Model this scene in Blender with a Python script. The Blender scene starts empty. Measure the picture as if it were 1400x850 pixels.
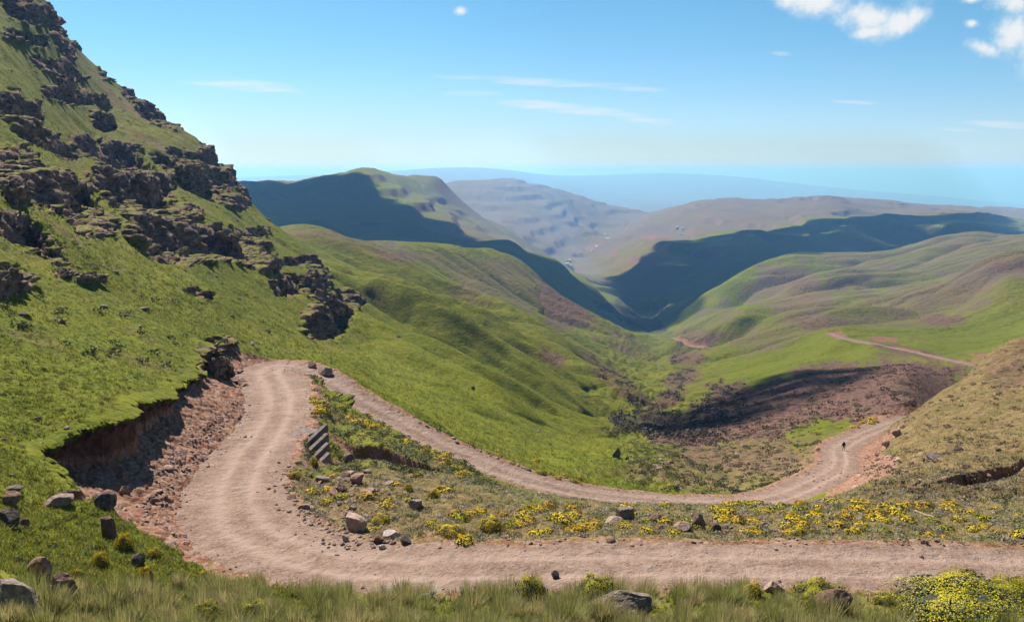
import bpy, math, random
import numpy as np
from mathutils import Vector, Matrix

random.seed(7)
rng = np.random.default_rng(7)
C = bpy.context.scene
col = C.collection

# ---------------------------------------------------------------- camera, sky, sun, exposure
F = 1099.0                       # focal length in photograph pixels (1400 wide)
PITCH = math.radians(9.8)
cam_d = bpy.data.cameras.new('camera')
cam_d.sensor_width = 36.0
cam_d.lens = 36.0 * F / 1400.0
cam_d.clip_start = 0.1
cam_d.clip_end = 200000.0
cam = bpy.data.objects.new('camera', cam_d)
col.objects.link(cam)
cam.location = (0, 0, 0)
cam.rotation_euler = (math.pi / 2 - PITCH, 0, 0)
C.camera = cam

SUN_EL = math.radians(48.0)
SUN_AZ = math.radians(-34.0)     # from +Y towards +X; negative is to the left
SUN = Vector((math.sin(SUN_AZ) * math.cos(SUN_EL), math.cos(SUN_AZ) * math.cos(SUN_EL), math.sin(SUN_EL)))
sd = bpy.data.lights.new('sun', 'SUN')
sd.energy = 5.0
sd.angle = math.radians(0.5)
sd.color = (1.0, 0.955, 0.88)
so = bpy.data.objects.new('sun', sd)
so.rotation_euler = (-SUN).to_track_quat('-Z', 'Y').to_euler()
so.location = SUN * 400
col.objects.link(so)

C.view_settings.view_transform = 'Standard'
C.view_settings.look = 'None'
C.view_settings.gamma = 1.0
C.view_settings.use_curve_mapping = False
C.view_settings.exposure = 1.10
C.cycles.use_denoising = True
C.cycles.max_bounces = 6
C.cycles.diffuse_bounces = 2
C.cycles.glossy_bounces = 1
C.cycles.transmission_bounces = 2
C.cycles.volume_bounces = 0
C.cycles.transparent_max_bounces = 24


# ---------------------------------------------------------------- node helpers
class NT:
    def __init__(self, tree):
        self.t = tree
        tree.nodes.clear()

    def n(self, typ, **kw):
        nd = self.t.nodes.new(typ)
        for k, v in kw.items():
            if k == 'ins':
                for kk, vv in v.items():
                    self.put(nd, kk, vv)
            else:
                setattr(nd, k, v)
        return nd

    def put(self, nd, key, val):
        s = nd.inputs[key]
        if isinstance(val, bpy.types.NodeSocket):
            self.t.links.new(val, s)
        elif isinstance(val, (tuple, list)) and s.type == 'RGBA' and len(val) == 3:
            s.default_value = (*val, 1)
        else:
            s.default_value = val

    def math(self, op, a, b=None, c=None, clamp=False):
        nd = self.n('ShaderNodeMath', operation=op, use_clamp=clamp)
        for i, v in enumerate((a, b, c)):
            if v is not None:
                self.put(nd, i, v)
        return nd.outputs[0]

    def mix(self, fac, a, b, typ='MIX'):
        nd = self.n('ShaderNodeMix', data_type='RGBA', blend_type=typ)
        self.put(nd, 0, fac)
        self.put(nd, 6, a)
        self.put(nd, 7, b)
        return nd.outputs[2]

    def noise(self, vec, scale, detail=4, rough=0.55, dist=0.0, lac=2.0):
        nd = self.n('ShaderNodeTexNoise')
        if vec is not None:
            self.put(nd, 'Vector', vec)
        self.put(nd, 'Scale', scale); self.put(nd, 'Detail', detail); self.put(nd, 'Roughness', rough)
        self.put(nd, 'Distortion', dist); self.put(nd, 'Lacunarity', lac)
        return nd.outputs[0]

    def voro(self, vec, scale, feature='F1', out='Distance', rand=1.0):
        nd = self.n('ShaderNodeTexVoronoi', feature=feature)
        if vec is not None:
            self.put(nd, 'Vector', vec)
        self.put(nd, 'Scale', scale); self.put(nd, 'Randomness', rand)
        return nd.outputs[out]

    def step(self, v, lo, hi):
        nd = self.n('ShaderNodeMapRange', interpolation_type='SMOOTHSTEP')
        self.put(nd, 0, v); self.put(nd, 1, lo); self.put(nd, 2, hi)
        return nd.outputs[0]

    def lin(self, v, lo, hi, a=0.0, b=1.0):
        nd = self.n('ShaderNodeMapRange')
        self.put(nd, 0, v); self.put(nd, 1, lo); self.put(nd, 2, hi); self.put(nd, 3, a); self.put(nd, 4, b)
        return nd.outputs[0]

    def scale(self, vec, sc):
        nd = self.n('ShaderNodeMapping')
        self.put(nd, 'Vector', vec)
        nd.inputs['Scale'].default_value = sc
        return nd.outputs[0]


def new_mat(name):
    m = bpy.data.materials.new(name)
    m.use_nodes = True
    return m, NT(m.node_tree)


def finish(t, colr, rough=0.9, bump=None, bstr=0.4, bdist=0.05, spec=0.15, trans=None):
    b = t.n('ShaderNodeBsdfPrincipled')
    t.put(b, 'Base Color', colr); t.put(b, 'Roughness', rough); t.put(b, 'Specular IOR Level', spec)
    if bump is not None:
        bn = t.n('ShaderNodeBump')
        t.put(bn, 'Height', bump); t.put(bn, 'Strength', bstr); t.put(bn, 'Distance', bdist)
        t.put(b, 'Normal', bn.outputs[0])
    o = t.n('ShaderNodeOutputMaterial')
    sh = b.outputs[0]
    if trans is not None:
        tr = t.n('ShaderNodeBsdfTranslucent')
        t.put(tr, 'Color', colr)
        mx = t.n('ShaderNodeMixShader')
        t.put(mx, 0, trans)
        t.t.links.new(sh, mx.inputs[1]); t.t.links.new(tr.outputs[0], mx.inputs[2])
        sh = mx.outputs[0]
    t.t.links.new(sh, o.inputs['Surface'])


# ---------------------------------------------------------------- sky
world = bpy.data.worlds.new('World')
C.world = world
world.use_nodes = True
w = NT(world.node_tree)
sky = w.n('ShaderNodeTexSky', sky_type='NISHITA')
sky.sun_disc = False
sky.sun_elevation = SUN_EL
sky.sun_rotation = SUN_AZ
sky.altitude = 1500.0
sky.air_density = 1.0
sky.dust_density = 0.6
sky.ozone_density = 1.6
gen = w.n('ShaderNodeTexCoord').outputs['Generated']
sep = w.n('ShaderNodeSeparateXYZ'); w.put(sep, 0, gen)
# clouds live on directions of the sky: a = x/y, e = z/y
yy = w.math('MAXIMUM', sep.outputs[1], 0.05)
ca = w.math('DIVIDE', sep.outputs[0], yy)
ce = w.math('DIVIDE', sep.outputs[2], yy)
cv = w.n('ShaderNodeCombineXYZ'); w.put(cv, 0, ca); w.put(cv, 1, ce)
warp = w.n('ShaderNodeTexNoise'); w.put(warp, 'Vector', cv.outputs[0]); w.put(warp, 'Scale', 14.0); w.put(warp, 'Detail', 8.0); w.put(warp, 'Roughness', 0.62)
wob = w.math('SUBTRACT', warp.outputs[0], 0.5)
fine = w.math('SUBTRACT', w.noise(cv.outputs[0], 45.0, 7, 0.65), 0.5)


def sky_xy(px, py):
    dy = -(py - 425) / F
    dx = (px - 700) / F
    den = math.cos(PITCH) + dy * math.sin(PITCH)
    return dx / den, (-math.sin(PITCH) + dy * math.cos(PITCH)) / den


def puff(px, py, rx, ry, ang=0.0, k=0.9, k2=0.5):
    """density of one cloud lobe around a direction of the sky"""
    a0, e0 = sky_xy(px, py)
    da = w.math('SUBTRACT', ca, a0)
    de = w.math('SUBTRACT', ce, e0)
    cs, sn = math.cos(ang), math.sin(ang)
    xr = w.math('ADD', w.math('MULTIPLY', da, cs * F / rx), w.math('MULTIPLY', de, sn * F / rx))
    yr = w.math('ADD', w.math('MULTIPLY', da, -sn * F / ry), w.math('MULTIPLY', de, cs * F / ry))
    r = w.math('SQRT', w.math('ADD', w.math('MULTIPLY', xr, xr), w.math('MULTIPLY', yr, yr)))
    d = w.math('SUBTRACT', 1.0, r)
    d = w.math('ADD', d, w.math('MULTIPLY', wob, k * 2))
    return w.math('ADD', d, w.math('MULTIPLY', fine, k2 * 2))


lobes = [puff(1120, 2, 85, 26, -0.12), puff(1185, 22, 60, 26, -0.2), puff(1225, 32, 52, 24, 0.45),
         puff(1250, 22, 26, 16, 0.3), puff(1190, 44, 32, 10, 0.1),
         puff(1385, 5, 55, 26), puff(1385, 42, 42, 40, -0.5), puff(1328, 32, 15, 9), puff(1345, 67, 32, 13, -0.3),
         puff(1420, 60, 40, 50), puff(1330, 0, 22, 8), puff(630, 16, 12, 8, 0, 0.8, 0.5)]
dens = lobes[0]
for l in lobes[1:]:
    dens = w.math('MAXIMUM', dens, l)
cum = w.step(dens, 0.0, 0.75)
# thin streaks of ice cloud
st = w.scale(cv.outputs[0], (5.0, 55.0, 1.0))
sn1 = w.noise(st, 3.0, 6, 0.6)


def streak(px, py, rx, ry, ang, k=1.0):
    a0, e0 = sky_xy(px, py)
    da = w.math('SUBTRACT', ca, a0)
    de = w.math('SUBTRACT', ce, e0)
    cs, sn = math.cos(ang), math.sin(ang)
    xr = w.math('ADD', w.math('MULTIPLY', da, cs * F / rx), w.math('MULTIPLY', de, sn * F / rx))
    yr = w.math('ADD', w.math('MULTIPLY', da, -sn * F / ry), w.math('MULTIPLY', de, cs * F / ry))
    r = w.math('ADD', w.math('MULTIPLY', xr, xr), w.math('MULTIPLY', yr, yr))
    d = w.math('SUBTRACT', 1.0, r, clamp=True)
    d = w.math('ADD', d, w.math('MULTIPLY', w.math('SUBTRACT', sn1, 0.52), 2.6))
    return w.math('MULTIPLY', w.math('MULTIPLY', w.step(d, 0.05, 1.35), w.step(r, 1.3, 0.4)), k)


strs = [streak(340, 118, 110, 9, -0.07, 0.75), streak(745, 113, 165, 7, -0.05, 0.6), streak(770, 148, 130, 9, -0.09, 0.8),
        streak(880, 164, 60, 6, -0.10, 0.6), streak(640, 128, 60, 5, -0.03, 0.4), streak(1170, 140, 38, 4, -0.06, 0.55),
        streak(1370, 170, 70, 7, -0.06, 0.65), streak(1310, 178, 45, 4, -0.06, 0.4), streak(1068, 74, 18, 4, -0.06, 0.4),
        streak(870, 122, 60, 5, -0.03, 0.45)]
sv = strs[0]
for l in strs[1:]:
    sv = w.math('MAXIMUM', sv, l)
cshade = w.step(w.math('ADD', dens, w.math('MULTIPLY', fine, 0.6)), 0.3, 1.0)
ccol = w.mix(cshade, (4.2, 5.2, 6.0), (6.3, 6.35, 6.4))
tint = w.mix(w.step(ce, 0.01, 0.20), (0.65, 0.74, 0.87), (0.47, 0.77, 0.84))
skyc = w.mix(1.0, sky.outputs[0], tint, 'MULTIPLY')
bg_s = w.mix(w.math('MULTIPLY', sv, 0.85, clamp=True), skyc, (6.2, 6.4, 6.5))
bg_col = w.mix(w.math('MULTIPLY', cum, 0.96), bg_s, ccol)
bg = w.n('ShaderNodeBackground'); w.put(bg, 'Color', bg_col); w.put(bg, 'Strength', 0.066)
wo = w.n('ShaderNodeOutputWorld')
w.t.links.new(bg.outputs[0], wo.inputs['Surface'])
QUAL = 1.0

# ---------------------------------------------------------------- noise
_perm = np.random.default_rng(3).permutation(4096).astype(np.int64)
_ga = np.random.default_rng(4).uniform(0, 2 * np.pi, 4096)
_gx, _gy = np.cos(_ga).astype(np.float32), np.sin(_ga).astype(np.float32)
_val = np.random.default_rng(5).uniform(-1, 1, 4096).astype(np.float32)


def perlin(x, y):
    xi = np.floor(x).astype(np.int64); yi = np.floor(y).astype(np.int64)
    fx = (x - xi).astype(np.float32); fy = (y - yi).astype(np.float32)
    ux = fx * fx * fx * (fx * (fx * 6 - 15) + 10); uy = fy * fy * fy * (fy * (fy * 6 - 15) + 10)

    def g(ax, ay, dx, dy):
        h = _perm[(_perm[ax & 4095] + ay) & 4095]
        return _gx[h] * dx + _gy[h] * dy
    a = g(xi, yi, fx, fy); b = g(xi + 1, yi, fx - 1, fy)
    c = g(xi, yi + 1, fx, fy - 1); d = g(xi + 1, yi + 1, fx - 1, fy - 1)
    return (a + (b - a) * ux + ((c + (d - c) * ux) - (a + (b - a) * ux)) * uy) * 1.5


def fbm(x, y, octv=4, gain=0.5, lac=2.03):
    s = 0; a = 1.0; t = 0
    for i in range(octv):
        s = s + a * perlin(x + 17.3 * i, y - 9.1 * i); t += a
        a *= gain; x = x * lac; y = y * lac
    return s / t


def cells3(p, seed=0):
    """worley noise on (n,3) points: distance to the nearest site, second distance, value of the nearest cell"""
    ip = np.floor(p).astype(np.int64)
    d1 = np.full(len(p), 9.0); d2 = np.full(len(p), 9.0); v = np.zeros(len(p))
    for ox in (-1, 0, 1):
        for oy in (-1, 0, 1):
            for oz in (-1, 0, 1):
                c = ip + np.array((ox, oy, oz))
                h = _perm[(_perm[(_perm[(c[:, 0] + seed) & 4095] + c[:, 1]) & 4095] + c[:, 2]) & 4095]
                q = np.stack([_val[h], _val[(h * 7 + 1) & 4095], _val[(h * 13 + 5) & 4095]], 1) * 0.5 + 0.5
                d = np.linalg.norm(c + q - p, axis=1)
                new = d < d1
                d2 = np.where(new, d1, np.minimum(d2, d))
                v = np.where(new, _val[(h * 29 + 11) & 4095], v)
                d1 = np.where(new, d, d1)
    return d1, d2, v


def sstep(v, a, b):
    t = np.clip((v - a) / (b - a), 0, 1)
    return t * t * (3 - 2 * t)


# ---------------------------------------------------------------- terrain: surveyed points
SP, CP = math.sin(PITCH), math.cos(PITCH)


def uv(px, py):
    dy = -(py - 425) / F
    dx = (px - 700) / F
    den = CP + dy * SP
    return dx / den, (-SP + dy * CP) / den


def W(px, py, Y):
    u, v = uv(px, py)
    return (u * Y, Y, v * Y)


# (direction in the photograph, distance along the valley in metres)
SEEN = [
    # foreground bank below the photographer
    (0, 850, 18), (350, 850, 21), (700, 850, 23), (1050, 850, 23), (1400, 850, 23),
    (0, 780, 24), (100, 800, 25), (200, 790, 28), (300, 815, 29), (500, 815, 30.5), (700, 812, 31), (900, 812, 31), (1100, 812, 31), (1250, 816, 31), (1400, 818, 31),
    (0, 700, 31), (80, 700, 34), (60, 740, 30),
    # near road
    (1400, 775, 35.5), (1200, 772, 35), (1000, 770, 35), (800, 770, 35), (600, 775, 35.2), (480, 772, 36), (380, 750, 38.5), (330, 700, 43), (330, 650, 50), (365, 600, 59),
    (385, 560, 68), (378, 525, 79), (372, 497, 90), (410, 505, 89),
    # lower road
    (450, 527, 86), (500, 556, 83), (560, 590, 80), (620, 618, 77.5), (700, 648, 75), (800, 673, 74), (900, 683, 76), (1050, 684, 85), (1110, 660, 99), (1148, 637, 117), (1145, 610, 138), (1190, 590, 154), (1240, 573, 170),
    # spur between the road legs
    (600, 735, 38.5), (800, 738, 38.5), (1000, 738, 38.5), (1200, 735, 38.8), (1400, 735, 39),
    (480, 700, 44), (560, 690, 45.5), (480, 660, 50.5), (560, 650, 53), (480, 625, 58), (600, 655, 52),
    (450, 590, 64.5), (520, 605, 62), (580, 632, 59), (640, 656, 56), (430, 545, 76), (470, 562, 74), (540, 600, 68), (600, 630, 64), (655, 658, 59),
    (700, 700, 44.5), (700, 678, 50), (800, 710, 43), (800, 688, 49), (900, 712, 42.5), (900, 694, 47.5), (1000, 712, 42.5), (1000, 693, 48), (1100, 712, 42.5), (1100, 694, 48.5),
    (1200, 705, 43.5), (1200, 682, 51), (1250, 662, 57.5), (1300, 690, 48), (1400, 690, 47),
    # knoll on the right
    (1300, 645, 63), (1400, 640, 62), (1240, 630, 80), (1300, 610, 82), (1400, 600, 80), (1245, 590, 105), (1300, 570, 108), (1400, 550, 105), (1262, 560, 122), (1290, 535, 135), (1320, 515, 142), (1400, 500, 130), (1345, 490, 150), (1400, 462, 150),
    # mountainside on the left
    (20, 640, 38), (40, 600, 43), (120, 570, 46.5), (100, 520, 53), (170, 545, 51), (160, 500, 60), (250, 512, 66), (310, 478, 86), (230, 470, 76), (350, 468, 105),
    (0, 560, 45), (0, 500, 51), (0, 400, 66), (0, 300, 88), (0, 200, 122), (0, 100, 172), (0, 20, 225), (60, 5, 270),
    (100, 450, 66), (100, 400, 78), (200, 430, 84), (200, 400, 96), (300, 430, 108), (300, 400, 122), (400, 440, 140), (400, 400, 162), (460, 465, 150), (470, 430, 180),
    (100, 300, 108), (200, 300, 145), (300, 350, 150), (300, 300, 190), (380, 350, 205), (420, 370, 205), (340, 276, 300), (390, 310, 290), (440, 370, 250),
    (100, 200, 185), (200, 200, 240), (250, 250, 220), (290, 215, 290), (310, 225, 310), (100, 100, 265), (60, 60, 240), (120, 85, 310), (230, 162, 320),
    (420, 480, 118), (450, 500, 110), (520, 540, 108), (560, 520, 135), (620, 580, 104), (700, 618, 100), (800, 645, 99), (850, 655, 101), (920, 655, 108), (700, 580, 135), (760, 610, 130), (850, 615, 142), (900, 622, 140), (960, 650, 118),
    (500, 480, 150), (520, 455, 190), (580, 480, 205), (600, 520, 170), (680, 540, 180), (740, 570, 185), (800, 595, 180), (860, 590, 205), (880, 600, 190),
    # gully and the spurs behind it
    (480, 400, 285), (560, 450, 265), (650, 502, 255), (730, 550, 245), (800, 580, 240), (450, 372, 330), (525, 405, 330), (600, 440, 325), (680, 485, 300), (760, 535, 285), (830, 570, 262), (880, 575, 245),
    (430, 338, 420), (500, 365, 430), (560, 395, 430), (620, 425, 420), (680, 455, 400), (740, 485, 385), (800, 525, 340), (860, 550, 310),
    (405, 308, 540), (470, 328, 560), (540, 345, 620), (600, 353, 700), (650, 355, 800), (705, 361, 900), (760, 400, 900), (800, 422, 890), (850, 450, 870), (900, 475, 830), (932, 497, 720),
    (500, 350, 500), (560, 370, 560), (620, 380, 640), (660, 400, 600), (720, 410, 700), (760, 440, 640), (700, 430, 520), (790, 470, 560), (850, 490, 600), (890, 520, 480), (830, 510, 460), (770, 470, 480), (640, 420, 470),
    (900, 545, 360), (870, 545, 330),
    # valley floor
    (890, 590, 215), (930, 570, 265), (940, 530, 400), (945, 505, 540), (940, 485, 700), (925, 468, 860), (900, 460, 1000), (1000, 560, 255), (1040, 525, 350), (1000, 500, 520), (980, 530, 380),
    (960, 600, 190), (1000, 610, 165), (1000, 640, 128), (1050, 640, 122), (1080, 620, 140), (1100, 590, 172), (1200, 560, 185), (1250, 545, 195), (1100, 545, 240), (1200, 530, 240), (1250, 510, 265), (1150, 510, 310), (1090, 510, 330),
    # upper road of the far side and the green hill below it
    (1330, 500, 340), (1260, 482, 385), (1200, 470, 420), (1152, 462, 455), (1100, 475, 500), (1050, 490, 480), (1150, 490, 400), (1220, 495, 350),
    (1250, 462, 480), (1330, 470, 460), (1250, 448, 580), (1330, 440, 580), (1400, 430, 560), (1400, 460, 470), (1100, 462, 560), (1000, 475, 700),
    # right hand hills
    (960, 468, 860), (1000, 455, 850), (1050, 440, 850), (1130, 422, 880), (1200, 420, 850), (1260, 415, 850), (1300, 395, 900), (1350, 362, 950), (1400, 345, 950), (1200, 440, 700), (1100, 450, 720), (1330, 410, 800), (1400, 390, 800),
    (900, 450, 1300), (935, 428, 1400), (985, 408, 1400), (1030, 385, 1500), (1062, 362, 1600), (1085, 351, 1650), (1130, 351, 1700), (1180, 348, 1750), (1230, 342, 1750), (1270, 330, 1800), (1320, 321, 1850), (1400, 320, 1900),
    (1000, 425, 1150), (1100, 400, 1250), (1200, 385, 1350), (1300, 360, 1450), (1400, 340, 1500), (1050, 420, 1050), (1180, 405, 1050), (1270, 390, 1100),
    # shaded hill across the valley on the right
    (880, 446, 1750), (905, 420, 2100), (960, 390, 2400), (1030, 350, 2700), (870, 395, 2600), (830, 375, 3000), (900, 360, 3000), (960, 335, 3300), (900, 333, 3500), (1000, 316, 3600), (1100, 306, 3700), (1160, 296, 3800), (1215, 290, 3900), (1300, 292, 4000), (1370, 296, 4100), (1100, 330, 3200), (1220, 310, 3400), (1330, 305, 3500), (780, 372, 3600), (800, 362, 4000), (860, 335, 4300),
    (885, 310, 5400), (905, 291, 6000), (945, 278, 6300), (990, 273, 6500), (1050, 275, 6600), (1100, 272, 6700), (1180, 271, 6700), (1250, 278, 6800), (1300, 284, 6900), (1400, 288, 7000), (1000, 295, 5000), (1150, 285, 5000), (1300, 289, 5200), (1400, 293, 5400),
    # shaded ridge on the left and its spurs
    (860, 438, 1500), (840, 425, 1550), (800, 392, 1650), (770, 370, 1800), (730, 346, 2000), (660, 340, 2100), (600, 330, 2100), (500, 315, 2000), (450, 300, 2100), (400, 285, 2300), (350, 262, 2600),
    (700, 355, 1600), (620, 345, 1700), (520, 332, 1700), (560, 290, 2700), (640, 320, 2700), (500, 270, 3000), (600, 290, 3300), (650, 318, 3100), (680, 330, 2900),
    (338, 248, 3600), (400, 246, 3700), (450, 239, 3800), (480, 236, 3900), (500, 232, 3900), (520, 239, 3950), (560, 243, 4000), (605, 247, 4100), (612, 264, 4000), (640, 285, 3900), (700, 320, 3700), (740, 345, 3600), (720, 330, 4000), (400, 262, 3000), (560, 262, 3600),
    # plateau behind, far mountains
    (620, 252, 6500), (660, 246, 7200), (700, 247, 7600), (760, 258, 7800), (800, 272, 7900), (840, 281, 8000), (884, 291, 8000), (700, 280, 5600), (760, 300, 5500), (820, 310, 6200), (860, 300, 6800), (800, 330, 5000), (770, 345, 4400), (800, 345, 4600),
    (900, 285, 14000), (880, 270, 20000), (1000, 262, 22000), (720, 241, 30000), (800, 240, 30000), (900, 237, 30000), (1000, 241, 30000), (1100, 252, 30000), (640, 240, 16000), (665, 237, 17000), (690, 244, 16000), (330, 243, 30000), (1400, 281, 30000), (1250, 268, 26000), (1200, 262, 30000),
]
# ground the photograph does not see: (u, distance, height)
HID = [
    (-0.9, 3, -2.5), (0, 3, -2.5), (0.9, 3, -2.5), (-0.9, 10, -7.0), (0, 10, -7.6), (0.9, 10, -7.4), (-0.5, 6, -4.6), (0, 6, -4.8), (0.5, 6, -4.7), (-0.7, 14, -9.2), (-0.4, 14, -9.8), (0, 15, -10.4), (0.4, 15, -10.4), (0.7, 15, -10.2),
    (-0.9, 20, -11), (-0.9, 35, -11), (-0.9, 60, -4), (-0.9, 100, 6), (-0.9, 180, 34), (-0.9, 320, 84), (-0.9, 700, 70), (-0.9, 2000, 0),
    (0.9, 20, -12), (0.9, 35, -17.8), (0.9, 60, -16), (0.9, 100, -18), (0.9, 200, -15), (0.9, 500, -35), (0.9, 1500, -70), (0.9, 5000, -250), (-0.9, 6000, 0), (-0.9, 30000, -500), (0.9, 30000, -1500),
    # behind the crest of the spur
    (0.0, 60, -24.6), (0.1, 58, -25), (0.2, 57, -25), (0.3, 58, -25.6), (0.38, 60, -26), (0.0, 68, -28.2), (0.1, 66, -29), (0.2, 66, -30.5), (0.3, 70, -32), (0.36, 78, -34),
    (0.1, 90, -36.5), (0.2, 90, -39), (0.3, 100, -41.5),
    # behind the knoll on the right
    (0.5, 165, -52), (0.46, 180, -56), (0.55, 180, -58), (0.6, 200, -58), (0.68, 180, -48), (0.55, 230, -70), (0.66, 260, -72), (0.57, 300, -79), (0.66, 340, -74),
    # behind the mountain's skyline
    (-0.56, 400, 58), (-0.48, 430, 36), (-0.42, 460, 10), (-0.38, 420, 0), (-0.34, 430, -24), (-0.34, 520, -40), (-0.5, 620, 10), (-0.42, 620, -25), (-0.36, 650, -50), (-0.3, 800, -86),
    (-0.6, 900, 40), (-0.45, 1000, -60), (-0.34, 1100, -120), (-0.22, 1000, -110), (-0.12, 1050, -135), (-0.05, 1200, -165), (0.0, 1250, -185), (0.07, 1150, -200), (0.14, 1150, -228), (0.18, 1100, -225),
    (-0.3, 1400, -165), (-0.2, 1300, -168), (-0.1, 1300, -172), (-0.5, 1600, -110),
    # behind the right-hand hills
    (0.4, 1050, -165), (0.5, 1050, -150), (0.6, 1100, -135), (0.3, 1000, -165), (0.62, 720, -95),
    (0.3, 1950, -255), (0.4, 2100, -260), (0.5, 2200, -230), (0.62, 2300, -215), (0.25, 1800, -260),
    (0.45, 4400, -290), (0.62, 4500, -290), (0.3, 4200, -320), (0.2, 4600, -400),
    (-0.3, 4600, -160), (-0.2, 4700, -160), (-0.1, 4800, -200), (-0.06, 5000, -300), (-0.35, 5200, -260),
    (-0.05, 9500, -450), (0.1, 9500, -620), (0.2, 9000, -650), (0.4, 8500, -520), (0.6, 8500, -520), (-0.3, 9000, -400),
    (0.3, 13000, -900), (0.6, 13000, -900), (0.0, 13000, -800), (-0.3, 14000, -600),
    (0.0, 45000, -900), (0.3, 45000, -1200), (-0.4, 45000, -800), (0.7, 45000, -1900),
]
# the track: (px, py, distance, half width)
ROAD = [
    (1560, 790, 35.8, 2.3), (1400, 777, 35.4, 2.3), (1200, 773, 35.1, 2.3), (1000, 771, 35.0, 2.2), (800, 771, 35.0, 2.2), (640, 774, 35.2, 2.3), (500, 773, 35.9, 2.5), (400, 756, 38.0, 2.9),
    (335, 715, 41.5, 3.1), (320, 670, 47.0, 3.0), (340, 625, 54.0, 2.9), (368, 585, 62.0, 2.8), (382, 553, 70.0, 2.9), (376, 527, 78.5, 3.2), (366, 507, 86.0, 3.4), (388, 500, 90.5, 3.3), (425, 511, 89.5, 2.9),
    (465, 534, 86.0, 2.5), (510, 561, 83.0, 2.3), (560, 588, 80.3, 2.2), (620, 617, 77.5, 2.1), (700, 648, 75.0, 2.1), (800, 673, 74.0, 2.1), (900, 684, 76.0, 2.1), (980, 688, 80, 2.2), (1050, 683, 86, 2.4), (1110, 660, 99, 2.7), (1146, 637, 117, 2.7),
    (1150, 611, 137, 2.8), (1190, 590, 154, 2.8), (1240, 573, 172, 2.7), (1285, 562, 190, 2.5),
]
ROAD_UP = [(1365, 506, 318, 2.6), (1330, 499, 340, 2.6), (1262, 484, 385, 2.6), (1205, 473, 425, 3.8), (1165, 465, 455, 4.6), (1150, 461, 470, 3.6), (1135, 456, 500, 2.4)]
ROAD_FAR = [(995, 484, 800, 2.8), (975, 478, 830, 2.8), (958, 472, 850, 3.2), (950, 476, 850, 3), (936, 468, 870, 2.6), (918, 462, 930, 2.6)]

pts_u, pts_l, pts_v = [], [], []
for px, py, Y in SEEN:
    a, b = uv(px, py); pts_u.append(a); pts_l.append(math.log(Y)); pts_v.append(b)
for a, Y, z in HID:
    pts_u.append(a); pts_l.append(math.log(Y)); pts_v.append(z / Y)
for rd in (ROAD_UP, ROAD_FAR):
    for px, py, Y, hw in rd:
        a, b = uv(px, py); pts_u.append(a); pts_l.append(math.log(Y)); pts_v.append(b)
KU = 3.2
P = np.stack([np.array(pts_u) * KU, np.array(pts_l)], 1)
Vv = np.array(pts_v)


def tps_phi(r2):
    return 0.5 * r2 * np.log(r2 + 1e-9)


def tps_fit(P, V, lam):
    n = len(P)
    r2 = ((P[:, None] - P[None]) ** 2).sum(2)
    A = np.zeros((n + 3, n + 3))
    A[:n, :n] = tps_phi(r2) + lam * np.eye(n)
    A[:n, n] = 1; A[:n, n + 1:] = P
    A[n, :n] = 1; A[n + 1:, :n] = P.T
    return np.linalg.solve(A, np.concatenate([V, np.zeros(3)]))


tps_w = tps_fit(P, Vv, 2e-4)


def tps_eval(u, l):
    out = np.empty(len(u), np.float32)
    Q = P.astype(np.float32); ww = tps_w.astype(np.float64)
    for i in range(0, len(u), 40000):
        x = u[i:i + 40000] * KU; y = l[i:i + 40000]
        r2 = (x[:, None] - P[None, :, 0]) ** 2 + (y[:, None] - P[None, :, 1]) ** 2
        out[i:i + 40000] = tps_phi(r2) @ ww[:-3] + ww[-3] + ww[-2] * x + ww[-1] * y
    return out


# coarse survey sheet, sampled bilinearly by the fine mesh
CU = np.linspace(-0.92, 0.92, 330)
CL = np.linspace(math.log(2.4), math.log(46000), 560)
gu, gl = np.meshgrid(CU, CL, indexing='ij')
COARSE = tps_eval(gu.ravel(), gl.ravel()).reshape(gu.shape)


def coarse(u, l):
    # bicubic-ish: bilinear on a dense sheet is enough
    fu = np.clip((u - CU[0]) / (CU[1] - CU[0]), 0, len(CU) - 1.001); fl = np.clip((l - CL[0]) / (CL[1] - CL[0]), 0, len(CL) - 1.001)
    iu = fu.astype(int); il = fl.astype(int); du = fu - iu; dl = fl - il
    g = COARSE
    return (g[iu, il] * (1 - du) * (1 - dl) + g[iu + 1, il] * du * (1 - dl) + g[iu, il + 1] * (1 - du) * dl + g[iu + 1, il + 1] * du * dl)


# fine mesh lines: denser where the cut bank stands, farther apart far away
def lines(segs):
    out = []
    for a, b, s in segs:
        n = max(2, int(round((b - a) / s)))
        out.append(np.linspace(a, b, n, endpoint=False))
    out.append([segs[-1][1]])
    return np.concatenate(out)


QL = QUAL                                          # 1 = full, larger = coarser
GU = lines([(-0.86, -0.66, 0.0022 * QL), (-0.66, -0.20, 0.00095 * QL), (-0.20, 0.66, 0.00135 * QL), (0.66, 0.86, 0.003 * QL)])
GL = lines([(math.log(2.6), math.log(17), 0.02 * QL), (math.log(17), math.log(33), 0.006 * QL), (math.log(33), math.log(110), 0.0024 * QL), (math.log(110), math.log(340), 0.0034 * QL),
            (math.log(340), math.log(2000), 0.0045 * QL), (math.log(2000), math.log(9000), 0.006 * QL), (math.log(9000), math.log(45000), 0.02 * QL)])
NU, NL = len(GU), len(GL)
print('grid', NU, NL, NU * NL)
U, L = np.meshgrid(GU.astype(np.float32), GL.astype(np.float32), indexing='ij')
Yg = np.exp(L); Xg = U * Yg
Vg = coarse(U, L)


def proj(V):
    """photograph position of every grid point (only used to find where the natural zones lie)"""
    # dir = (u, 1, v): camera depth = cosP - v*sinP ; up = sinP + v*cosP
    dep = CP - V * SP
    return 700 + F * U / dep, 425 - F * (SP + V * CP) / dep


PX, PY = proj(Vg)
Znat = Vg * Yg
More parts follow.
